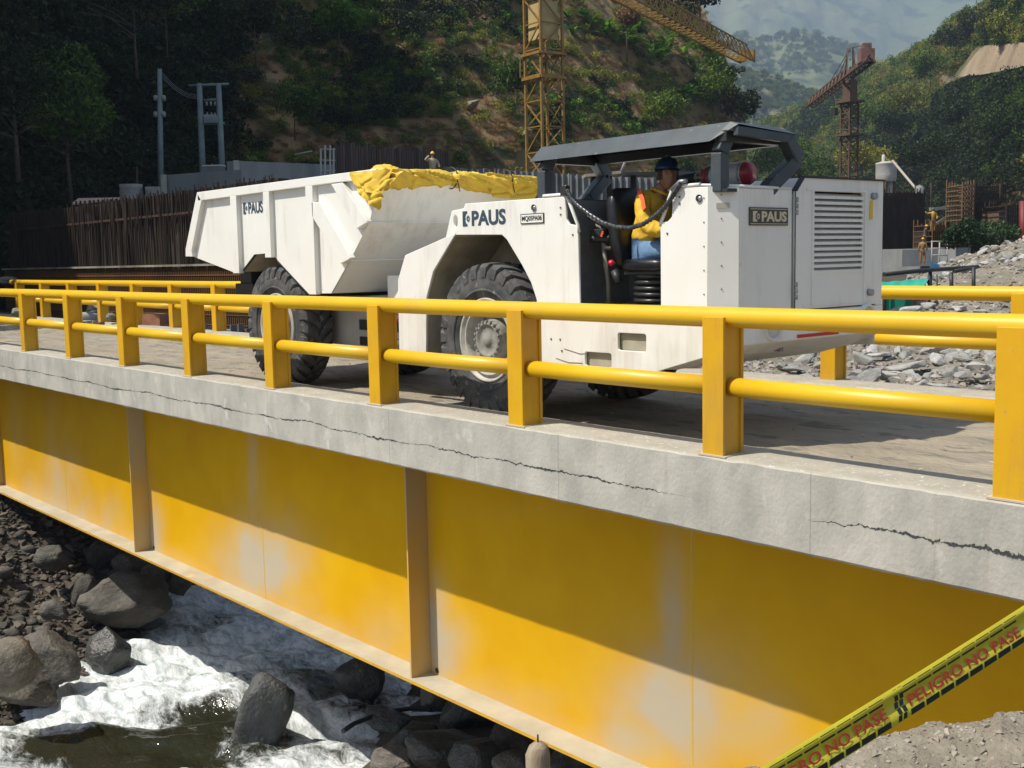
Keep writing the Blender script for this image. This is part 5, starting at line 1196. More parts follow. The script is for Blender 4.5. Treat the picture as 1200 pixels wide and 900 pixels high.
for px, py, r, lb in ((154, 229, .42, 'pale ribbed barrel standing left of the thin pole'), (179.5, 232, .28, 'small pale barrel standing right of the thin pole')):
    c = at(px, py, 42); mb = MB(); mb.lathe([(-.45, 0), (-.45, r), (-.2, r*.97), (.1, r), (.25, r*.97), (.40, r), (.40, 0)], 18, 'Z', c); tag(mb.build('barrel', mat('barrel_grey', (.30, .29, .26), (.2, .19, .17), 3, .8)), lb, 'barrel')
    tag(MB().box((c.x, c.y, c.z-1.6), (1.2, 1.2, 2.3)).build('barrel_stand', rustd), 'dark block under the '+('left' if px < 160 else 'right')+' pale barrel', 'stand')
tag(MB().tube([at(160.5, 250, 42), at(160.5, 195, 42)], .035, 6).build('thin_pole', rust), 'thin rusty pole standing between the two pale barrels', 'pole')
# ================================================================== POLES
pg = mat('pole_concrete', (.22, .27, .26), (.16, .20, .20), 2, .7)
def utility_pole():
    d = 60; t = thing('utility_pole', at(188, 270, d), 'tall single electricity pole with insulators left of the twin pole', 'utility pole')
    MB().tube([at(189, 270, d), at(187, 81, d)], [.17, .12], 12).build('pole', pg, t)
    for py in (115, 134):
        for s in (-4.5, 4.5): MB().lathe([(-.16, 0), (-.14, .12), (0, .14), (.14, .10), (.16, 0)], 10, 'Z', at(187+s, py, d)).tube([at(187+s, py, d), at(187, py+1, d)], .04, 6).build('insulator', mat('insulator', (.30, .30, .28), None, 4, .4), t)
    MB().tube([at(182, 136, d), at(192, 136, d)], .06, 6).build('cross_arm', pg, t)
utility_pole()
def hframe():
    d = 61; t = thing('transformer_pole', at(250, 270, d), 'twin pole carrying a transformer between two crossbars', 'utility pole')
    for x0, x1 in ((240, 233.5), (263, 256)): MB().tube([at(x0, 262, d), at(x1, 98, d)], [.19, .14], 12).build('pole', pg, t)
    MB().tube([at(221, 100.5, d), at(268, 98.5, d)], .07, 8).build('cross_arm', pg, t)
    MB().tube([at(239, 117.5, d), at(258, 116.5, d)], .06, 8).build('cross_arm', pg, t)
    MB().tube([at(234, 145.5, d), at(263, 144.5, d)], .07, 8).build('cross_arm', pg, t)
    for px in (242, 247, 252, 257): MB().lathe([(0, .0), (0, .05), (-.22, .06), (-.24, 0)], 8, 'Z', at(px, 119, d)).build('insulator', mat('insulator', (.3, .3, .28)), t)
    mb = MB().box(at(247.5, 139.5, d), (.66, .5, .42), Matrix.Rotation(YAW, 3, 'Z'))
    for k in range(8): mb.box(at(240.5+k*2, 140, d-.3), (.03, .08, .36), Matrix.Rotation(YAW, 3, 'Z'))
    tr = mb.build('transformer', mat('transformer_grey', (.42, .44, .44), (.3, .32, .32), 8, .5), t)
    for px in (243, 248, 252): MB().lathe([(0, .04), (.1, .05), (.2, .02)], 8, 'Z', at(px, 136, d)).build('bushing', mat('insulator', (.3, .3, .28)), tr)
    c = at(251, 199, 58); MB().box(c, (.95, .6, .40), Matrix.Rotation(YAW, 3, 'Z')).build('cabinet', mat('cabinet_grey', (.22, .18, .17), (.25, .23, .24), 5, .6), t)
    MB().box(at(251, 194.5, 58), (1.02, .7, .07), Matrix.Rotation(YAW, 3, 'Z')).build('cabinet_lid', mat('sign_white', (.7, .68, .62)), t)
    wires = MB()
    for k, dy in enumerate((0, 2.5, 5)):
        pts = [at(188+(233-188)*u, 83+dy+(112+k*2-83-dy)*u+7*math.sin(u*math.pi), 60.3) for u in np.linspace(0, 1, 14)]; wires.tube(pts, .014, 4)
    tag(wires.build('power_line', mat('wire_grey', (.20, .22, .22), None, 4, .5)), 'sagging power lines strung between the single and the twin pole', 'power line')
hframe()
# ================================================================== CRANES
def lattice_section(w, h, m, cw=.10, bw=.055, name='mast_section'):
    """unit section, base at origin, square w, height h, with two braced bays per face"""
    mb = MB(); k = w/2
    for sx in (-1, 1):
        for sy in (-1, 1): mb.beam((sx*k, sy*k, 0), (sx*k, sy*k, h), cw)
    cs = [(-k, -k), (k, -k), (k, k), (-k, k)]
    for i in range(4):
        a, b = cs[i], cs[(i+1) % 4]
        nb = max(1, round(h/w)); 
        for j in range(nb):
            z0, z1 = h*j/nb, h*(j+1)/nb
            if j % 2: a, b = b, a
            mb.beam((a[0], a[1], z0), (b[0], b[1], z1), bw); mb.beam((a[0], a[1], z1), (b[0], b[1], z1), bw)
            if j % 2: a, b = b, a
    return mb.mesh(name, m)
def crane_near():
    d = 60; base = atz(641, d, -1.0)
    t = thing('tower_crane', base, 'yellow lattice tower crane rising behind the dump body with its long jib reaching right', 'tower crane', rz=0)
    ang = YAW+math.radians(35)
    me = lattice_section(1.38, 2.6, crane_y, .12, .06)
    for i in range(7):
        o = bpy.data.objects.new('mast_section', me); link(o, t); o.matrix_parent_inverse = Matrix.Identity(4); o.location = (0, 0, i*2.6); o.rotation_euler.z = ang
    R = Matrix.Rotation(ang, 3, 'Z'); zz = lambda py: at(641, py, d).z
    def cb(name, dim, z, m, bv=0, off=(0, 0, 0)): return MB().box(base+R @ Vector(off)+Vector((0, 0, z-base.z)), dim, R).build(name, m, t)
    cb('climbing_box', (1.1, 1.1, zz(10)-zz(53)), (zz(10)+zz(53))/2, mat('crane_panel', (.52, .42, .20), (.42, .30, .12), 2, .6), off=(-.0, -.0, 0))
    for py in (69, 96): 
        for s, ax in ((-1, 0), (1, 0), (-1, 1), (1, 1)):
            k = .80; a = (s*k, -k) if ax == 0 else (-k, s*k); b = (s*k, k) if ax == 0 else (k, s*k)
            MB().beam(base+R @ Vector((a[0], a[1], zz(py)-base.z)), base+R @ Vector((b[0], b[1], zz(py)-base.z)), .14).build('collar_beam', crane_y, t)
    MB().beam(at(612, 91, d), at(625, 91, d), .08).beam(at(610, 91, d), at(626, 78, d), .06).beam(at(609.5, 70, d), at(609.5, 91, d), .05).build('side_stage', crane_y, t)
    # slewing part, jib and counter jib: the jib runs away from us to the right
    e = at(876, 73, 91.6); s0 = Vector((base.x, base.y, e.z)); u = (Vector((e.x, e.y, 0))-Vector((s0.x, s0.y, 0))).normalized(); w = Vector((-u.y, u.x, 0)); Lj = (Vector((e.x, e.y, 0))-Vector((s0.x, s0.y, 0))).length
    zj = e.z; hj = 1.35; mb = MB()
    hd = MB().box((s0.x, s0.y, zj-.3), (1.6, 1.6, .5), R).box((s0.x, s0.y, zj+.9), (1.0, 1.0, 2.2), R).build('slewing_head', crane_y, t)
    nsec = 11; ls = (Lj-1.2)/nsec
    sm = MB()
    A = lambda x, y, z: (x, y, z)
    sm.beam(A(0, -.6, 0), A(ls, -.6, 0), .10).beam(A(0, .6, 0), A(ls, .6, 0), .10).beam(A(0, 0, hj), A(ls, 0, hj), .09)
    nb = 3
    for j in range(nb):
        x0, x1 = ls*j/nb, ls*(j+1)/nb; xm = (x0+x1)/2
        for s in (-.6, .6): sm.beam(A(x0, s, 0), A(xm, 0, hj), .045).beam(A(xm, 0, hj), A(x1, s, 0), .045)
        sm.beam(A(x0, -.6, 0), A(x0, .6, 0), .06).beam(A(x0, -.6, 0), A(x1, .6, 0), .05)
    sme = sm.mesh('jib_section', crane_y); az = math.atan2(u.y, u.x)
    for i in range(nsec):
        o = bpy.data.objects.new('jib_section', sme); link(o, t); p = s0+u*(1.2+ls*i); o.location = p-base; o.rotation_euler.z = az
    MB().box(e-u*.3+Vector((0, 0, .5)), (.5, 1.3, .8), Matrix.Rotation(az, 3, 'Z')).build('jib_end', crane_y, t)
    o = bpy.data.objects.new('counter_jib', sme); 
    for i in range(3):
        o = bpy.data.objects.new('counter_jib_section', sme); link(o, t); p = s0-u*(.8+ls*(i+1)); o.location = p-base; o.rotation_euler.z = az
    MB().box(s0-u*(ls*3)+Vector((0, 0, -.6)), (1.6, 1.2, 2.2), Matrix.Rotation(az, 3, 'Z')).build('counterweight', conc, t)
    top = s0+Vector((0, 0, 6)); MB().beam(s0+u*.4, top, .16).beam(s0-u*.4, top, .16).build('apex', crane_y, t)
    MB().tube([top, s0+u*(Lj*.62)+Vector((0, 0, hj))], .04, 6).build('tie_bar', crane_y, t); MB().tube([top, s0-u*(ls*3)], .04, 6).build('tie_bar', crane_y, t)
crane_near()
def crane_far():
    d = 150; base = atz(993.5, d, -1)
    t = thing('tower_crane', base, 'rust coloured tower crane far up the valley with its jib pointing left', 'tower crane')
    ang = YAW+math.radians(30); me = lattice_section(1.5, 3.0, crane_r, .20, .11); zz = lambda py: at(993, py, d).z
    ns = int((zz(122)-base.z)/3.0)
    for i in range(ns+1):
        o = bpy.data.objects.new('mast_section', me); link(o, t); o.location = (0, 0, i*3.0 if i < ns else zz(122)-base.z-3.0); o.rotation_euler.z = ang
    R = Matrix.Rotation(ang, 3, 'Z')
    for py in (122, 160): MB().box((base.x, base.y, zz(py)), (2.6, 2.6, .3), R).build('platform', crane_r, t)
    MB().box((base.x, base.y, (zz(120)+zz(98))/2), (1.3, 1.3, zz(98)-zz(120)), R).build('slewing_head', crane_r, t)
    tip = at(948, 129, 176); tail = at(1019, 80, 134); tip.z = tail.z = zz(96); u = (tip-tail).normalized(); w = Vector((-u.y, u.x, 0))
    Lj = (tip-tail).length; n = 16
    for i in range(n):
        a = tail+u*Lj*i/n; b = tail+u*Lj*(i+1)/n; mb = MB(); hj = 1.3*(1 if i > 4 else .6)
        for s in (-.6, .6): mb.beam(a+w*s, b+w*s, .22); mb.beam(a+w*s, (a+b)/2+Vector((0, 0, hj)), .12); mb.beam((a+b)/2+Vector((0, 0, hj)), b+w*s, .12)
        mb.beam(a+Vector((0, 0, hj)), b+Vector((0, 0, hj)), .2).beam(a+w*.6, b-w*.6, .1); mb.build('jib_section', crane_r, t)
    MB().box(tail+Vector((0, 0, .9))+u*2.0, (2.2, 1.6, 1.5), Matrix.Rotation(math.atan2(u.y, u.x), 3, 'Z')).build('machine_house', mat('crane_house', (.17, .085, .07), (.22, .12, .09), 2, .7), t)
    MB().box(tail+Vector((0, 0, 2.0))+u*1.9, (1.3, 1.0, .7), Matrix.Rotation(math.atan2(u.y, u.x), 3, 'Z')).build('winch_house', mat('crane_house', (.17, .085, .07)), t)
    ap = Vector((base.x, base.y, zz(61))); mb = MB(); c = Vector((base.x, base.y, zz(98)))
    for s in (-1, 1):
        for v in (-1, 1): mb.beam(c+u*s*1.0+w*v*.6, ap+w*v*.3, .16)
    for k in range(4): f = k/4+.15; mb.beam(c.lerp(ap, f)+u*(1-f), c.lerp(ap, f)-u*(1-f), .12)
    mb.build('apex', crane_r, t)
    for f in (.45, .85): MB().tube([ap, Vector((base.x, base.y, tail.z))+u*(tip-Vector((base.x, base.y, tail.z))).length*f], .06, 5).build('tie_bar', crane_r, t)
    MB().tube([ap, tail+Vector((0, 0, 2))], .06, 5).build('tie_bar', crane_r, t)
    hk = at(978, 112, 158); MB().tube([hk, hk-Vector((0, 0, 1.8))], .04, 5).box(hk-Vector((0, 0, 2.2)), (.7, .7, 1.0)).build('hook', black, t)
crane_far()
# ================================================================== RIGHT HAND WORKS
t, a, b, d, n = wall('retaining_wall', at(1024, 226, 90), at(1084, 226, 92), zat(226, 1030, 90), -1, .6, rustd, 'dark brown retaining wall directly right of the engine hood')
mb = MB()
for i in range(46): u = (b-a).length*i/46; mb.beam(a+d*u-n*.1+Vector((0, 0, -1)), a+d*u-n*.1+Vector((0, 0, zat(226, 1030, 90)+q.uniform(-.2, .6))), .06)
mb.build('upright_bars', rust, t)['kind'] = 'stuff'
def silo():
    d = 118; t = thing('silo', at(1038.5, 250, d), 'white cement silo rising behind the engine hood', 'silo'); c = at(1038.5, 200, d); Z = lambda py: at(1038.5, py, d).z-c.z; r = 12.0*d/F_PX
    wm = mat('silo_white', (.50, .49, .47), (.40, .39, .37), 1, .6)
    MB().lathe([(Z(213), r*.90), (Z(211), r*.98), (Z(204), r), (Z(193), r), (Z(192), r*1.04), (Z(191), r*1.0), (Z(189.5), r*.5), (Z(189.3), 0)], 28, 'Z', c).build('tank', wm, t)
    MB().lathe([(Z(226), r*.34), (Z(210), r*.34)], 16, 'Z', c+RT*.4).build('outlet', wm, t)
    MB().lathe([(Z(192), r*.17), (Z(182), r*.17), (Z(181), 0)], 12, 'Z', c-RT*.3).build('vent', wm, t)
    for k in range(4):
        a = k*math.pi/2+.5; MB().beam(c+Vector((math.cos(a)*r*.8, math.sin(a)*r*.8, Z(208))), c+Vector((math.cos(a)*r*.8, math.sin(a)*r*.8, -9)), .2).build('leg', crane_r, t)
    tag(MB().tube([at(1046, 188.5, 116), at(1079, 228, 108)], .13, 10).tube([at(1079, 228, 108), at(1080, 262, 108)], .13, 10).build('filling_pipe', mat('pale_pipe', (.42, .36, .30), None, 4, .6)), 'thin pale pipe slanting down from the white silo', 'pipe')
    t2 = thing('filter_tank', at(1078, 290, 100), 'small pale upright tank below the slanting pipe', 'tank')
    MB().lathe([(-2.2, .4), (-2.0, .5), (1.5, .5), (2.0, .3), (2.1, 0)], 18, 'Z', at(1077, 245, 100)).build('tank', mat('tank_grey', (.24, .25, .26), (.14, .14, .14), 2, .6), t2)
    MB().lathe([(-2.2, .4), (-2.0, .7), (1.2, .7), (1.6, .4), (1.7, 0)], 18, 'Z', at(1077, 287, 98)).build('lower_tank', mat('tank_grey', (.24, .25, .26)), t2)
silo()
def cage(x0, x1, y0, y1, d, m, label, nv, nh, dep=3.0, body=None):
    t = thing('rebar_cage', at((x0+x1)/2, y1, d), label, 'rebar cage'); a, b = at(x0, y1, d), at(x1, y1, d+1); z0, z1 = a.z-1.5, at(x0, y0, d).z; a = Vector((a.x, a.y, 0)); b = Vector((b.x, b.y, 0)); f = FH.to_3d()*dep; mb = MB()
    for i in range(nv+1):
        p = a.lerp(b, i/nv); 
        for o_ in (Vector(), f): mb.beam(p+o_+Vector((0, 0, z0)), p+o_+Vector((0, 0, z1+q.uniform(-.1, .6))), .07)
    for k in range(nh+1):
        z = z0+(z1-z0)*k/nh
        for o_ in (Vector(), f): mb.beam(a+o_+Vector((0, 0, z)), b+o_+Vector((0, 0, z)), .07)
        for s_ in (a, b): mb.beam(s_+Vector((0, 0, z)), s_+f+Vector((0, 0, z)), .07)
    mb.build('bars', m, t)['kind'] = 'stuff'
    if body: MB().add([a+f*.3+Vector((0, 0, z0)), b+f*.3+Vector((0, 0, z0)), b+f*.3+Vector((0, 0, z1-.4)), a+f*.3+Vector((0, 0, z1-.4)), a+f+Vector((0, 0, z0)), b+f+Vector((0, 0, z0)), b+f+Vector((0, 0, z1-.4)), a+f+Vector((0, 0, z1-.4))], [(0, 1, 2, 3), (3, 2, 6, 7), (0, 3, 7, 4), (1, 5, 6, 2), (4, 7, 6, 5)]).build('core', body, t)
    return t
org = mat('orange_scaffold', (.20, .115, .055), (.13, .075, .04), 1.5, .8)
cage(1127, 1140, 217, 262, 82, org, 'tall narrow orange scaffold tower at the left of the dark cage', 4, 12)
cage(1141, 1177, 219, 275, 84, rust, 'big dark rusty reinforcement cage on the right of the orange scaffold', 14, 14, 4, rustd)
cage(1178, 1215, 241, 290, 80, rust, 'lower rusty reinforcement cage at the right edge of the picture', 14, 12, 4, mat('brown_formwork', (.14, .09, .06), (.09, .06, .045), 2, .9))
cage(1092, 1130, 264, 305, 86, mat('orange_rebar', (.30, .13, .03)), 'low orange reinforcement cage under the standing worker', 16, 10, 4, rustd)
for px, y0, y1, d, lb in ((1091, 214, 262, 92, 'thin upright rod left of the orange scaffold'), (1172, 215, 240, 84, 'thin pale rod above the big dark cage')):
    tag(MB().tube([at(px, y1, d), at(px, y0, d)], .07, 6).build('upright_rod', rust), lb, 'rod')
t = thing('pipe_scaffold', at(1100, 303, 88), 'grey pipe scaffold frame standing below the low orange cage', 'scaffold'); mb = MB()
for px in (1092, 1101, 1110): mb.tube([at(px, 315, 74), at(px, 282, 74)], .05, 6)
for py in (283, 291, 299): mb.tube([at(1091, py, 74), at(1111, py, 74)], .045, 6)
mb.build('frame', mat('scaffold_grey', (.35, .34, .32)), t)
mb = MB(); mb.beam(at(1090, 245, 90), at(1135, 241, 90), .5, .25).beam(at(1118, 252, 90), at(1134, 262, 90), .5, .4).beam(at(1098, 262, 90), at(1120, 246, 90), .2, .2); tag(mb.build('formwork_props', mat('pale_timber', (.28, .26, .23), (.2, .18, .16), 2, .8)), 'pale timber props and boards behind the standing worker', 'props')
tag(MB().box(at(1080, 302, 82), (3.2, 1.2, 1.2), Matrix.Rotation(YAW, 3, 'Z')).build('concrete_block', concd), 'dark concrete block with workers beside it', 'concrete block')
t, a, b, d, n = wall('footing_wall', at(1034, 296, 86), at(1120, 296, 80), zat(292, 1040, 86), -1, 1.5, concd, 'low grey concrete footing behind the green shelter')
tag(MB().tube([at(1199, 300, 62), at(1199, 236, 62)], .22, 8).build('red_mast', mat('red_mast', (.16, .012, .015), None, 3, .6)), 'red mast at the very right edge of the picture', 'mast')
worker(1093, 272, 84, 1.75, 'worker in yellow standing with bent arm on the low orange cage', (.62, .36, .06), (.04, .18, .10), 'out', 0, (.30, .16, .05))
worker(1083, 291, 80, 1.6, 'worker in a dark shirt with a yellow helmet bending beside the lower tank', (.10, .07, .05), (.75, .42, .03), 'bend', .6)
worker(1081, 310, 76, 1.75, 'worker with a yellow helmet walking below the bending worker', (.30, .18, .06), (.75, .42, .03), 'side', -.3)
p = at(508, 214, 50); tag(MB().box(p+Vector((0, 0, -.45-.0)), (3.0, 1.6, .2), Matrix.Rotation(YAW, 3, 'Z')).box(p+Vector((0, 0, -2.8)), (2.4, 1.2, 4.5), Matrix.Rotation(YAW, 3, 'Z')).build('work_deck', rustd), 'work deck hidden behind the yellow tarp under the lone worker', 'platform')
worker(508, 226, 50, 1.75, 'lone worker with a yellow helmet raising an arm above the yellow tarp', (.45, .38, .24), (.80, .48, .03), 'up', .5)
# ================================================================== HILLS
def hill(name, m, pxf, d0f, slope, nu, nz_, ztop, zb=-3, disp=2.0, ds=.05, seed=0, gam=1.0, wrap=0):
    """sheet of hillside: u runs along, z up; px and base distance are functions of (u, z)"""
    def fn(u, v):
        z = zb+(ztop-zb)*v**gam; s = slope(u, z) if callable(slope) else slope
        px = pxf(u, z); d = d0f(u)+max(0, z)/s
        p = at(px, 300, d); q = Vector((p.x, p.y, z)); k = disp*nz(q.x+seed, q.y, z, ds, 5); dirh = Vector((CAM.x-q.x, CAM.y-q.y, 0)).normalized()
        return q+dirh*k*(1+.5*min(1, z/20))+Vector((0, 0, .3*k))
    o = MB().grid(fn, nu, nz_).build(name, m); tag(o, kind='structure'); return o, fn
hm_l = mat('hillside_soil', (.14, .105, .040), (.30, .185, .085), .10, .95, .25, 1.2, c3=(.05, .065, .022), s3=.35, t3=.52)
hm_d = hm_l
def lpx(u, z):
    e = 874-3.5*max(0, z-16)
    return -560+(e+560)*u
def ld(u):
    px = -560+(870+560)*u
    pts = [(-560, 22), (0, 50), (140, 64), (300, 74), (520, 80), (700, 92), (900, 118)]
    for (a, b), (c, d) in zip(pts, pts[1:]):
        if px <= c: return b+(d-b)*(px-a)/(c-a)
    return pts[-1][1]
def lsl(u, z): return 2.6 if u < .30 else 2.6+(1.05-2.6)*sstep(.30, .50, u)
left_o, left_f = hill('left_hillside', hm_l, lpx, ld, lsl, 210, 70, 75, disp=2.4, ds=.06)
# back of the spur, turning away up the valley
def spur(u, v):
    z = -3+78*v; e = left_f(1.0, (z+3)/78); q = Vector(e); away = Vector((e.x-CAM.x, e.y-CAM.y, 0)).normalized()-CH.to_3d()*.12; return q+away*(u*200)
tag(MB().grid(spur, 20, 30).build('left_hillside', hm_l), kind='structure')
hm_r = mat('right_hill_soil', (.10, .085, .035), (.17, .13, .07), .05, .95, .3, .8, c3=(.08, .10, .03), s3=.12, t3=.5)
SIL = [(840, 178), (870, 172), (900, 148), (925, 136), (950, 128), (985, 104), (1010, 87), (1050, 78), (1075, 60), (1097, 49), (1105, 36), (1140, 20), (1157, 0), (1190, -40), (1300, -120), (1900, -500)]
def sil(px):
    for (a, b), (c, d) in zip(SIL, SIL[1:]):
        if px <= c: return b+(d-b)*(px-a)/(c-a)
    return SIL[-1][1]
def right_fn(u, v):
    px = 820+1000*u**1.25; db = 330-225*sstep(840, 1260, px)-20*sstep(1200, 1800, px); run = 150*(1-.45*sstep(900, 1300, px))
    top = at(px, max(sil(px), -480), db+run); d = db+run*v; z = -2+(top.z+2)*v**.92
    p = at(px, 300, d); q = Vector((p.x, p.y, z)); k = nz(q.x, q.y, z, .03, 5)*4.5*min(1, 2*v)*min(1, (1-v)*5+.15)
    return q+Vector((CAM.x-q.x, CAM.y-q.y, 0)).normalized()*k+Vector((0, 0, .25*k))
right_o = tag(MB().grid(right_fn, 160, 80).build('right_hillside', hm_r), kind='structure')
def right_back(u, v):
    e = right_fn(u, 1.0); o = (Vector((e.x-CAM.x, e.y-CAM.y, 0))).normalized(); return e+o*v*200-Vector((0, 0, v*60))
tag(MB().grid(right_back, 60, 6).build('right_hillside', hm_r), kind='structure')
fm = mat('mountain_cover', (.075, .12, .035), (.15, .155, .065), .0035, .95, 7, .03, c3=(.024, .050, .020), s3=.011, t3=.54)
N_ = fm.node_tree.nodes
def ridge(name, pts, d, run, zb, seed, disp, m, x0, x1, nu=200, nv=80, fq=.006, mx=None):
    def S(px):
        for (a, b), (c, e) in zip(pts, pts[1:]):
            if px <= c: return b+(e-b)*(px-a)/(c-a)
        return pts[-1][1]
    def fn(u, v):
        px = x0+(x1-x0)*u; dd = d+run*v; top = at(px, S(px), d+run).z; z = zb+(top-zb)*v**1.1; p = at(px, 300, dd)
        c_ = (p.x+p.y*.6+seed*9)*fq; k = disp*(.9-2.2*abs(nz(c_*1.1, v*.9+nz(p.x, p.y, 0, fq*1.5, 2)*.5, seed, 1, 5))+.25*nz(p.x, p.y, z, fq*3, 4)); f = min(1, v*3)*min(1, (1-v)*4+.12)
        q = Vector((p.x, p.y, z)); return q+Vector((CAM.x-q.x, CAM.y-q.y, 0)).normalized()*k*f+Vector((0, 0, k*f*.35))
    return tag(MB().grid(fn, nu, nv).build(name, m), kind='structure'), fn
mid_m = mat('mid_hill_cover', (.10, .12, .050), (.17, .14, .085), .014, .95, 2.5, .12, c3=(.045, .070, .030), s3=.03, t3=.54)
mid_o, mid_f = ridge('valley_hill', [(640, 30), (800, 60), (870, 86), (905, 92), (940, 108), (965, 116), (1000, 138), (1040, 150), (1200, 170)], 520, 420, -6, 31, 18, mid_m, 560, 1300, 200, 80, .010)
mid2_o, mid2_f = ridge('valley_hill', [(600, 0), (820, 50), (900, 45), (940, 42), (1000, 60), (1050, 86), (1100, 70), (1300, 40)], 1150, 700, -10, 77, 26, fm, 480, 1500, 200, 80, .005)
far_o, far_f = ridge('far_mountain', [(300, -260), (700, -230), (900, -150), (1000, -90), (1080, -60), (1200, -120), (1500, -200)], 2300, 1700, -20, 5, 38, fm, 300, 1600, 240, 110, .0022)
# side valley walls closing the view left and right of the frame
# ================================================================== VEGETATION
def leafball(name, n, r, leaf, m, seed, squash=.8, lobes=7, core=None, asp=2.2):
    rg = np.random.RandomState(seed); rd = random.Random(seed); cs = []
    for k in range(lobes):
        v = Vector((rd.gauss(0, 1), rd.gauss(0, 1), abs(rd.gauss(0, 1))*.8)).normalized()*r*rd.uniform(.25, .72); cs.append((v.x, v.y, v.z*squash, r*rd.uniform(.28, .5)))
    cs = np.array(cs); idx = rg.randint(0, lobes, n); dv = rg.normal(size=(n, 3)); dv /= np.linalg.norm(dv, axis=1)[:, None]; rad = cs[idx, 3]*rg.uniform(.55, 1.08, n)
    P = cs[idx, :3]+dv*rad[:, None]*np.array([1, 1, squash]); P[:, 2] += r*.28
    t = rg.normal(size=(n, 3))+dv*.6; t /= np.linalg.norm(t, axis=1)[:, None]; nn = dv*.7+rg.normal(size=(n, 3))*.7; b = np.cross(t, nn); b /= np.linalg.norm(b, axis=1)[:, None]+1e-9
    L = leaf*rg.uniform(.6, 1.4, n)[:, None]; W = L/asp
    V = np.stack([P-t*L*.5, P+b*W*.5, P+t*L*.5, P-b*W*.5], 1).reshape(-1, 3)
    me = bpy.data.meshes.new(name); me.vertices.add(4*n); me.vertices.foreach_set('co', V.ravel().astype(np.float32)); me.loops.add(4*n); me.loops.foreach_set('vertex_index', np.arange(4*n, dtype=np.int32)); me.polygons.add(n)
    me.polygons.foreach_set('loop_start', np.arange(0, 4*n, 4, dtype=np.int32)); me.polygons.foreach_set('loop_total', np.full(n, 4, dtype=np.int32)); me.update(calc_edges=True); me.materials.append(m); return me
def leafmat(name, c, c2, rnd=.35, trans=.25):
    m = mat(name, c, c2, .9, .6, rnd=rnd, island=.45, spec=.25)
    N = m.node_tree.nodes; L = m.node_tree.links; P = N['Principled BSDF']; out = N['Material Output']; src = P.inputs['Base Color'].links[0].from_socket
    T = N.new('ShaderNodeBsdfTranslucent'); L.new(src, T.inputs[0]); mx = N.new('ShaderNodeMixShader'); mx.inputs[0].default_value = trans; L.new(P.outputs[0], mx.inputs[1]); L.new(T.outputs[0], mx.inputs[2]); L.new(mx.outputs[0], out.inputs[0]); return m
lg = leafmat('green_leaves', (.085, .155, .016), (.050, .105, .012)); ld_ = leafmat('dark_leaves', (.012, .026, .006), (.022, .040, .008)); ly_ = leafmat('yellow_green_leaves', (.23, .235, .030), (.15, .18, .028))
lb_ = leafmat('dry_leaves', (.33, .19, .085), (.21, .14, .055)); lbr = leafmat('bright_leaves', (.12, .27, .025), (.08, .19, .02))
PROTO = {
 'green': [leafball('shrub', 420, 1.0, .16, lg, s) for s in (1, 2)], 'dark': [leafball('shrub', 420, 1.0, .17, ld_, s) for s in (3, 4)],
 'yel': [leafball('shrub', 420, 1.0, .15, ly_, s) for s in (5, 6)], 'dry': [leafball('shrub', 360, 1.0, .17, lb_, s, .6, asp=5) for s in (7, 8)], 'bright': [leafball('shrub', 320, 1.0, .22, lbr, s) for s in (9, 10)]}
POBJ = {}
for k, ms in PROTO.items():
    POBJ[k] = [bpy.data.objects.new('shrub', me) for me in ms]
def scatter(name, pts, objs, label):
    """pts: (position, scale, z rotation); one object, the shrubs instanced on its points"""
    me = bpy.data.meshes.new(name); me.from_pydata([p[0] for p in pts], [], [])
    a = me.attributes.new('sc', 'FLOAT', 'POINT'); a.data.foreach_set('value', [p[1] for p in pts])
    a = me.attributes.new('rz', 'FLOAT_VECTOR', 'POINT'); a.data.foreach_set('vector', [c for p in pts for c in (p[3] if len(p) > 3 else 0, 0, p[2])])
    a = me.attributes.new('kd', 'INT', 'POINT'); a.data.foreach_set('value', [i % len(objs) for i in range(len(pts))])
    o = link(bpy.data.objects.new(name, me)); ng = bpy.data.node_groups.new(name, 'GeometryNodeTree')
    ng.interface.new_socket('Geometry', in_out='INPUT', socket_type='NodeSocketGeometry'); ng.interface.new_socket('Geometry', in_out='OUTPUT', socket_type='NodeSocketGeometry')
    N = ng.nodes; L = ng.links; gi = N.new('NodeGroupInput'); go = N.new('NodeGroupOutput'); jn = N.new('GeometryNodeJoinGeometry')
    def attr(nm_, ty):
        n = N.new('GeometryNodeInputNamedAttribute'); n.data_type = ty; n.inputs[0].default_value = nm_; return n.outputs[0]
    for i, ob in enumerate(objs):
        ip = N.new('GeometryNodeInstanceOnPoints'); oi = N.new('GeometryNodeObjectInfo'); oi.inputs[0].default_value = ob; oi.transform_space = 'ORIGINAL'
        cp = N.new('FunctionNodeCompare'); cp.data_type = 'INT'; cp.operation = 'EQUAL'; L.new(attr('kd', 'INT'), cp.inputs[2]); cp.inputs[3].default_value = i
        L.new(gi.outputs[0], ip.inputs['Points']); L.new(cp.outputs[0], ip.inputs['Selection']); L.new(oi.outputs['Geometry'], ip.inputs['Instance'])
        L.new(attr('sc', 'FLOAT'), ip.inputs['Scale']); L.new(attr('rz', 'FLOAT_VECTOR'), ip.inputs['Rotation']); L.new(ip.outputs[0], jn.inputs[0])
    L.new(jn.outputs[0], go.inputs[0]); md = o.modifiers.new('scatter', 'NODES'); md.node_group = ng
    return tag(o, label, kind='stuff')
V_ = random.Random(42)
pt = {k: [] for k in PROTO}
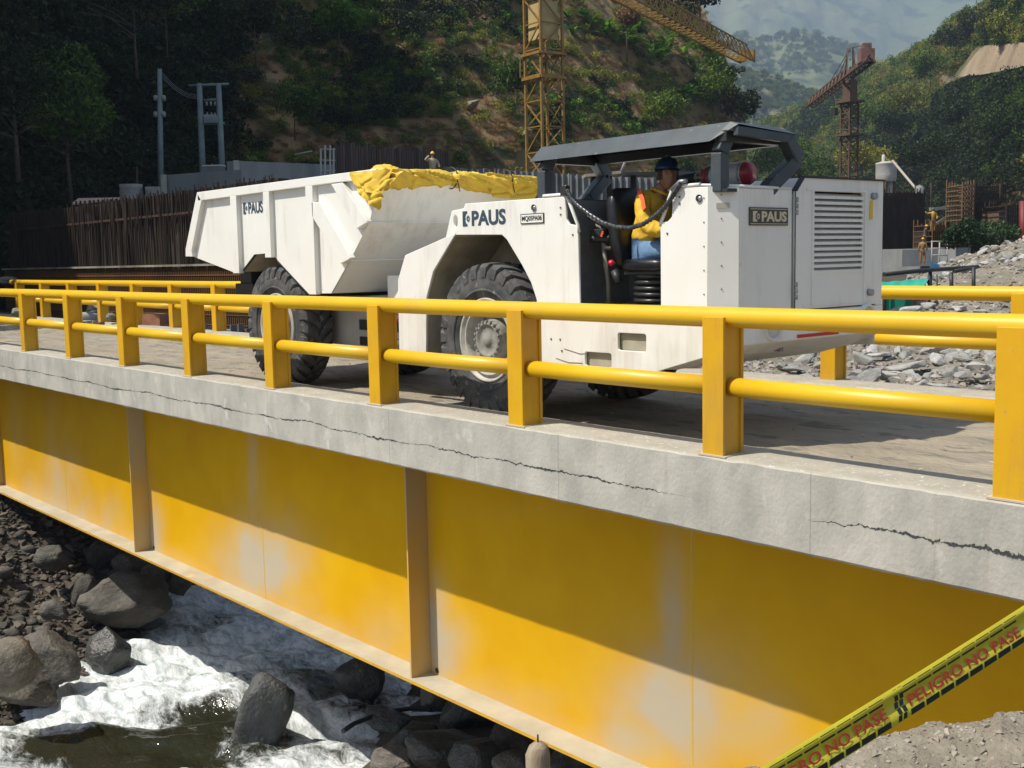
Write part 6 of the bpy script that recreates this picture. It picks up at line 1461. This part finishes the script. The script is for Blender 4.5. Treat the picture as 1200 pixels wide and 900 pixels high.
def left_kind(px, z, p):
    a = nz(p.x, p.y, p.z, .085, 3); b = nz(p.x+50, p.y, p.z, .10, 3)
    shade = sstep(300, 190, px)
    if V_.random() < shade: return 'dark' if V_.random() < .88 else 'green'  # shade of this part of the slope put in by darker leaf colour
    if px > 560 and a > .16: return V_.choice(('dark', 'green', 'green', 'bright'))
    if a > .20: return V_.choice(('dark', 'green', 'green', 'yel', 'green'))
    if a < -.10: return 'dry' if V_.random() < .8 else 'yel'
    if V_.random() < .30 and px > 300: return 'bare_spot'
    return V_.choice(('green', 'dry', 'dry', 'yel', 'dry', 'dry', 'green', 'yel'))
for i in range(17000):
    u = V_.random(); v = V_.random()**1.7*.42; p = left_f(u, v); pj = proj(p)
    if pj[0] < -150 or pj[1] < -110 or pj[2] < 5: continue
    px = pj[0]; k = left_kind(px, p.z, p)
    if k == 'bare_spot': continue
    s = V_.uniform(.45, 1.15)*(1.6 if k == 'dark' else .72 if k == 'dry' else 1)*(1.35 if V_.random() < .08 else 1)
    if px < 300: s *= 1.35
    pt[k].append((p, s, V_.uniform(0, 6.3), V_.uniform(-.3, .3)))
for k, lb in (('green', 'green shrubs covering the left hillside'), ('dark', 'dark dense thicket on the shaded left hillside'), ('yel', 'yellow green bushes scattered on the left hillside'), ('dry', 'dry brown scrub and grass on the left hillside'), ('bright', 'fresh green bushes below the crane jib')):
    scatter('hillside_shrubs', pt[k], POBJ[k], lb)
pt = {k: [] for k in PROTO}
BARE = [(1140, 75, 42, 16), (1165, 70, 30, 14)]
def bare(px, py): u = (px-1112)/110; return -.08 < u < 1.2 and 96-34*sstep(0, .35, u)-4*u-5 < py < 97-6*u-10*u*u+7
for i in range(15000):
    u = V_.random()**1.1*.72; v = V_.random(); p = right_fn(u, v); px, py, d = proj(p)
    if px < 835 or px > 1320 or py < -60: continue
    if bare(px, py): continue
    a = nz(p.x, p.y, p.z, .022, 3); dk = sstep(200, 120, abs(px-1160))*sstep(120, 170, py)
    if V_.random() < .55*dk: k = 'dark' if V_.random() < .7 else 'dry'
    elif a > .12: k = V_.choice(('dark', 'green', 'green'))
    elif a < -.15: k = V_.choice(('dry', 'yel', 'dry', 'green'))
    else: k = V_.choice(('green', 'yel', 'green', 'dry', 'yel'))
    s = V_.uniform(.8, 2.2)*(d/200)**.6*(1.5 if k == 'dark' else .8 if k == 'dry' else 1.1)
    pt[k].append((p, s, V_.uniform(0, 6.3), V_.uniform(-.2, .2)))
for k, lb in (('green', 'green shrubs covering the right hillside'), ('dark', 'dark bushes on the lower right hillside'), ('yel', 'yellow green bushes on the sunlit right hillside'), ('dry', 'dry brown scrub on the right hillside')):
    scatter('hillside_shrubs', pt[k], POBJ[k], lb)
pm = []
for i in range(9000):
    u = V_.random(); v = V_.random()**.8; p = mid_f(u, v); px, py, d = proj(p)
    if px < 810 or px > 1120 or py < -10 or py > 215: continue
    if nz(p.x, p.y, p.z, .008, 4) < .02 and V_.random() < .82: continue
    pm.append((p, V_.uniform(2.0, 5.0), V_.uniform(0, 6.3)))
scatter('valley_woods', pm, POBJ['green']+POBJ['dark'], 'distant woods on the pale hill in the gap of the valley')
pm = []
for i in range(9000):
    u = V_.random(); v = V_.random(); p = mid2_f(u, v); px, py, d = proj(p)
    if px < 810 or px > 1180 or py < -10 or py > 160: continue
    if nz(p.x, p.y, p.z, .004, 4) < .05: continue
    pm.append((p, V_.uniform(5, 11), V_.uniform(0, 6.3)))
scatter('valley_woods', pm, POBJ['dark']+POBJ['green'], 'hazy dark woods on the ridge behind the far crane')
# bare landslip on the right hill
def slip(u, v):
    px = 1112+110*u; y0 = 96-34*sstep(0, .35, u)-4*u; y1 = 97-6*u-10*u*u
    py = y0+(y1-y0)*v
    # on the hill surface: search the distance
    lo = None
    for dd in (0,):
        pass
    uu = ((px-820)/1000)**(1/1.25); best = min((abs(proj(right_fn(uu, w/40))[1]-py), w/40) for w in range(41))[1]
    best = min((abs(proj(right_fn(uu, best+w/400))[1]-py), best+w/400) for w in range(-12, 13))[1]
    p = right_fn(uu, best); o = Vector((CAM.x-p.x, CAM.y-p.y, 0)).normalized(); return p+o*(2.2+.25*nz(p.x, p.y, p.z, .2))+Vector((0, 0, .8))
tag(MB().grid(slip, 50, 16).build('landslip', mat('bare_earth', (.37, .28, .185), (.24, .18, .115), .12, .95, .2, 1.5)), kind='structure')
# ---- trees one can tell apart
bark = mat('bark', (.12, .10, .08), (.07, .055, .04), 6, .9, .01, 20)
def tree(base, h, r, label, m, seed, n=3200, leaf=.22, squash=.75, group=None, lobes=9, lean=0, name='tree', trunk=.5, cat='tree'):
    rd = random.Random(seed); t = thing(name, base, label, cat, group); base = Vector(base); mb = MB(); top = base+Vector((lean*h, 0, h*trunk))
    r_ = 1
    mb.tube([base-Vector((0, 0, .8)), base.lerp(top, .5)+Vector((rd.uniform(-.1, .1)*h*.3, 0, 0)), top, top+Vector((0, 0, h*.2))], [h*.018, h*.014, h*.010, h*.004], 8)
    for k in range(6):
        a = rd.uniform(0, 6.3); b = top+Vector((0, 0, -h*.15*rd.random())); e = b+Vector((math.cos(a)*r*.65, math.sin(a)*r*.65, h*rd.uniform(.05, .28))); mb.tube([b, b.lerp(e, .5)+Vector((0, 0, h*.03)), e], [h*.010, h*.007, h*.003], 6)
    mb.build('trunk', bark, t)
    me = leafball('crown', n, r, leaf, m, seed, squash, lobes); o = link(bpy.data.objects.new('crown', me), t); o.location = top-base-Vector((0, 0, r*.1)); return t
def hp(px, py, d): return at(px, py, d)
tree(hp(868, 190, 124), 8.5, 3.0, 'tall open tree standing on the edge of the spur against the hazy valley', ld_, 3, 1500, .42, 1.15, lobes=11, trunk=.62)
tree(hp(820, 40, 122), 7, 3.6, 'dark tree leaning out at the top of the left spur', ld_, 5, 2200, .45, .7, lobes=9)
bm_ = [hp(1123, 128, 200), hp(1035, 160, 230), hp(1068, 175, 190)]
for (px, py, d, h, r, m, lb) in ((1122, 140, 190, 8, 4.6, ld_, 'broad dark crowned tree below the bare landslip'), (1055, 150, 215, 8, 6.0, ld_, 'dark round tree right of the far crane mast'), (1012, 128, 240, 9, 7.5, lg, 'big leafy tree on the ridge directly right of the far crane'), (1090, 80, 235, 8, 5.5, lg, 'green tree on the skyline left of the landslip'),
        (1120, 45, 240, 9, 5.5, ld_, 'dark tree on the skyline above the landslip'), (1150, 28, 235, 9, 6, ld_, 'dark tree highest up on the right skyline'), (1180, 38, 190, 5, 5.0, ly_, 'bright yellow green bush cap above the landslip'), (1060, 120, 235, 7, 5, ly_, 'yellow green tree on the middle right slope'),
        (945, 205, 170, 8, 6, lg, 'rounded green tree behind the hood left of the far crane'), (915, 190, 190, 9, 7, lg, 'green tree behind the front right canopy post'), (1010, 190, 165, 7, 5, ly_, 'pale yellow green tree right of the far crane base'), (1160, 160, 150, 7, 5.5, ld_, 'dark tree low on the right slope above the rebar cages'), (1190, 120, 160, 7, 5.5, ld_, 'dark tree at the right edge of the slope'),
        (1085, 190, 150, 6, 4.5, ld_, 'dark tree behind the slanting silo pipe')):
    tree(hp(px, py+r*3, d), h*.7, r, lb, m, int(px), 2400, .5 if d > 180 else .40, .8, trunk=.30)
for (px, py, d, h, r, m, lb, tk) in ((82, 215, 50, 6.0, 2.6, lg, 'pale leafy tree low on the dark slope at the left', .35), (78, 150, 53, 4.5, 2.6, lg, 'pale creeper covered tree above the low pale leafy tree', .3), (160, 75, 62, 5, 4.2, ld_, 'large dark tree high above and left of the single pole', .4), (195, 50, 66, 4, 3.4, lg, 'lighter crown of leaves highest above the single pole', .4), (20, 190, 46, 6, 3.5, ld_, 'dark tree at the left edge of the picture', .3),
        (300, 70, 76, 4, 3.4, ld_, 'dark tree above and right of the twin pole', .4), (345, 150, 74, 3, 2.4, lg, 'green bushy tree above the right concrete panel', .3), (398, 45, 86, 3, 2.2, lbr, 'bright green bush high on the hillside left of centre', .3), (560, 40, 104, 5, 4.5, ld_, 'dark tree high above the lone worker', .35), (606, 112, 92, 3, 2.4, lg, 'green bush on the slope left of the crane mast', .3),
        (770, 150, 112, 3.5, 3.5, lg, 'green tree above the front of the canopy', .3), (835, 130, 124, 4, 4.0, lg, 'green bush on the shoulder of the spur', .3), (735, 62, 112, 5, 1.6, lb_, 'thin bare brownish tree below the crane jib', .6)):
    tree(hp(px, py, d), h, r, lb, m, int(px)+7, 3000 if d < 70 else 2000, .24 if d < 75 else .34, .9, trunk=tk)
lsh = leafmat('shrub_leaves', (.035, .075, .025), (.025, .055, .02))
for (px, py, d, r, k_) in ((1135, 285, 58, 1.5, 1), (1165, 283, 59, 1.6, 2)):
    tree(hp(px, 300, d), 1.2, r, ('left' if k_ == 1 else 'right')+' rounded part of the green thicket behind the stone heap', lg if k_ == 3 else lsh, int(px), 2200, .20, .8, name='shrub', cat='shrub')
for i, (x, y) in enumerate(((-31.5, -5.5), (-34, -8.5), (-36.5, -3.5), (-39, -11))):
    tree((x, y, H(x, y)), 13, 5.0, ('first', 'second', 'third', 'fourth')[i]+' broad tree on the left bank before the bridge, shading the stones', ld_, 200+i, 5200, .5, .7, trunk=.55)
# banana like plants on the slope below the jib
def banana(seed):
    rd = random.Random(seed); mb = MB()
    for k in range(11):
        a = rd.uniform(0, 6.3); el = rd.uniform(.7, 1.35); L = rd.uniform(1.6, 2.6); w = .36; d = Vector((math.cos(a), math.sin(a), 0)); s = Vector((-d.y, d.x, 0)); pts = []
        for j in range(7):
            f = j/6; p = d*(L*f*math.cos(el)+.25*L*f*f)+Vector((0, 0, L*f*math.sin(el)-.55*L*f*f)); ww = w*math.sin(math.pi*min(1, .12+f*.86))**.6*.5; pts += [p-s*ww+Vector((0, 0, .04)), p, p+s*ww+Vector((0, 0, .04))]
        mb.add(pts, [(3*j+i, 3*j+i+1, 3*j+i+4, 3*j+i+3) for j in range(6) for i in range(2)], True)
    return mb.mesh('leaves', lbr)
BN = [banana(s) for s in range(4)]
for i in range(46):
    u = V_.random(); px = 690+165*u; py = 18+62*u*.9+V_.uniform(-16, 22)
    if i > 38: px, py = V_.uniform(795, 830), V_.uniform(104, 118)
    uu = (px+560)/(870+560); best = min((abs(proj(left_f(min(uu+.004, 1), w/120))[1]-py), w/120) for w in range(70))[1]; p = left_f(min(uu, 1), best); p = p+(CAM-p).normalized()*.6
    t = thing('banana_plant', p, 'bright green broad leaved plant in the patch below the crane jib', 'plant', 'broad leaved plants below the jib'); o = link(bpy.data.objects.new('leaves', V_.choice(BN)), t); o.rotation_euler.z = V_.uniform(0, 6.3); s = V_.uniform(.7, 1.25); o.scale = (s, s, s)
# weeds and straws at the foot of the slope, behind the site walls
sw = []
for i in range(900):
    px = V_.uniform(20, 880); d = V_.uniform(52, 66) if px < 400 else V_.uniform(62, 84); p = atz(px, d, 0); zg = 1.8 if px < 420 else 0.5; sw.append((Vector((p.x, p.y, zg+V_.uniform(-.5, .8))), V_.uniform(.5, 1.3), V_.uniform(0, 6.3)))
scatter('scrub', sw, POBJ['dry']+POBJ['green']+POBJ['dark'], 'scrub growing at the foot of the slope behind the site walls')
# terrace under the slope foot
tag(MB().grid(lambda u, v: (lambda p, d: Vector((p.x, p.y, -.9+2.6*sstep(.0, .25, v)*(1-.55*sstep(.45, .6, u))+.2*nz(p.x, p.y, 0, .3))))(atz(-100+980*u, (46 if u < .5 else 58)+40*v, 0), 0), 60, 30).build('site_terrace', hm_l), kind='structure')
# rock scar on the slope left of the crane
for (px, py, w, h, lb) in ((553, 122, 16, 7, 'small pale outcrop of rock on the hillside left of the crane'), (618, 155, 12, 6, 'pale rock at the foot of the hillside beside the crane mast')):
    uu = (px+560)/(870+560); best = min((abs(proj(left_f(uu, k/120))[1]-py), k/120) for k in range(70))[1]; p = left_f(uu, best); d = (p-CAM).dot(FW)-1.5
    face(px, py, d, w, h, B_pale[1], 20, lb, 'rock', 'rock')
# ================================================================== HAZE
hz = MB().b2((-4300, -900, -8.5), (1200, 4700, 1500)).build('haze', None) if False else None
def haze():
    m = bpy.data.materials.new('haze'); m.use_nodes = True; N = m.node_tree.nodes; L = m.node_tree.links; N.remove(N['Principled BSDF'])
    v = N.new('ShaderNodeVolumePrincipled'); v.inputs['Color'].default_value = (.58, .75, 1, 1); v.inputs['Density'].default_value = HAZE; v.inputs['Anisotropy'].default_value = .1
    L.new(v.outputs[0], N['Material Output'].inputs['Volume'])
    tag(MB().b2((-5200, -1500, -9.5), (1800, 5600, 1450)).build('haze', m), kind='stuff', label='thin blue haze filling the valley')
HAZE = .00030
haze()
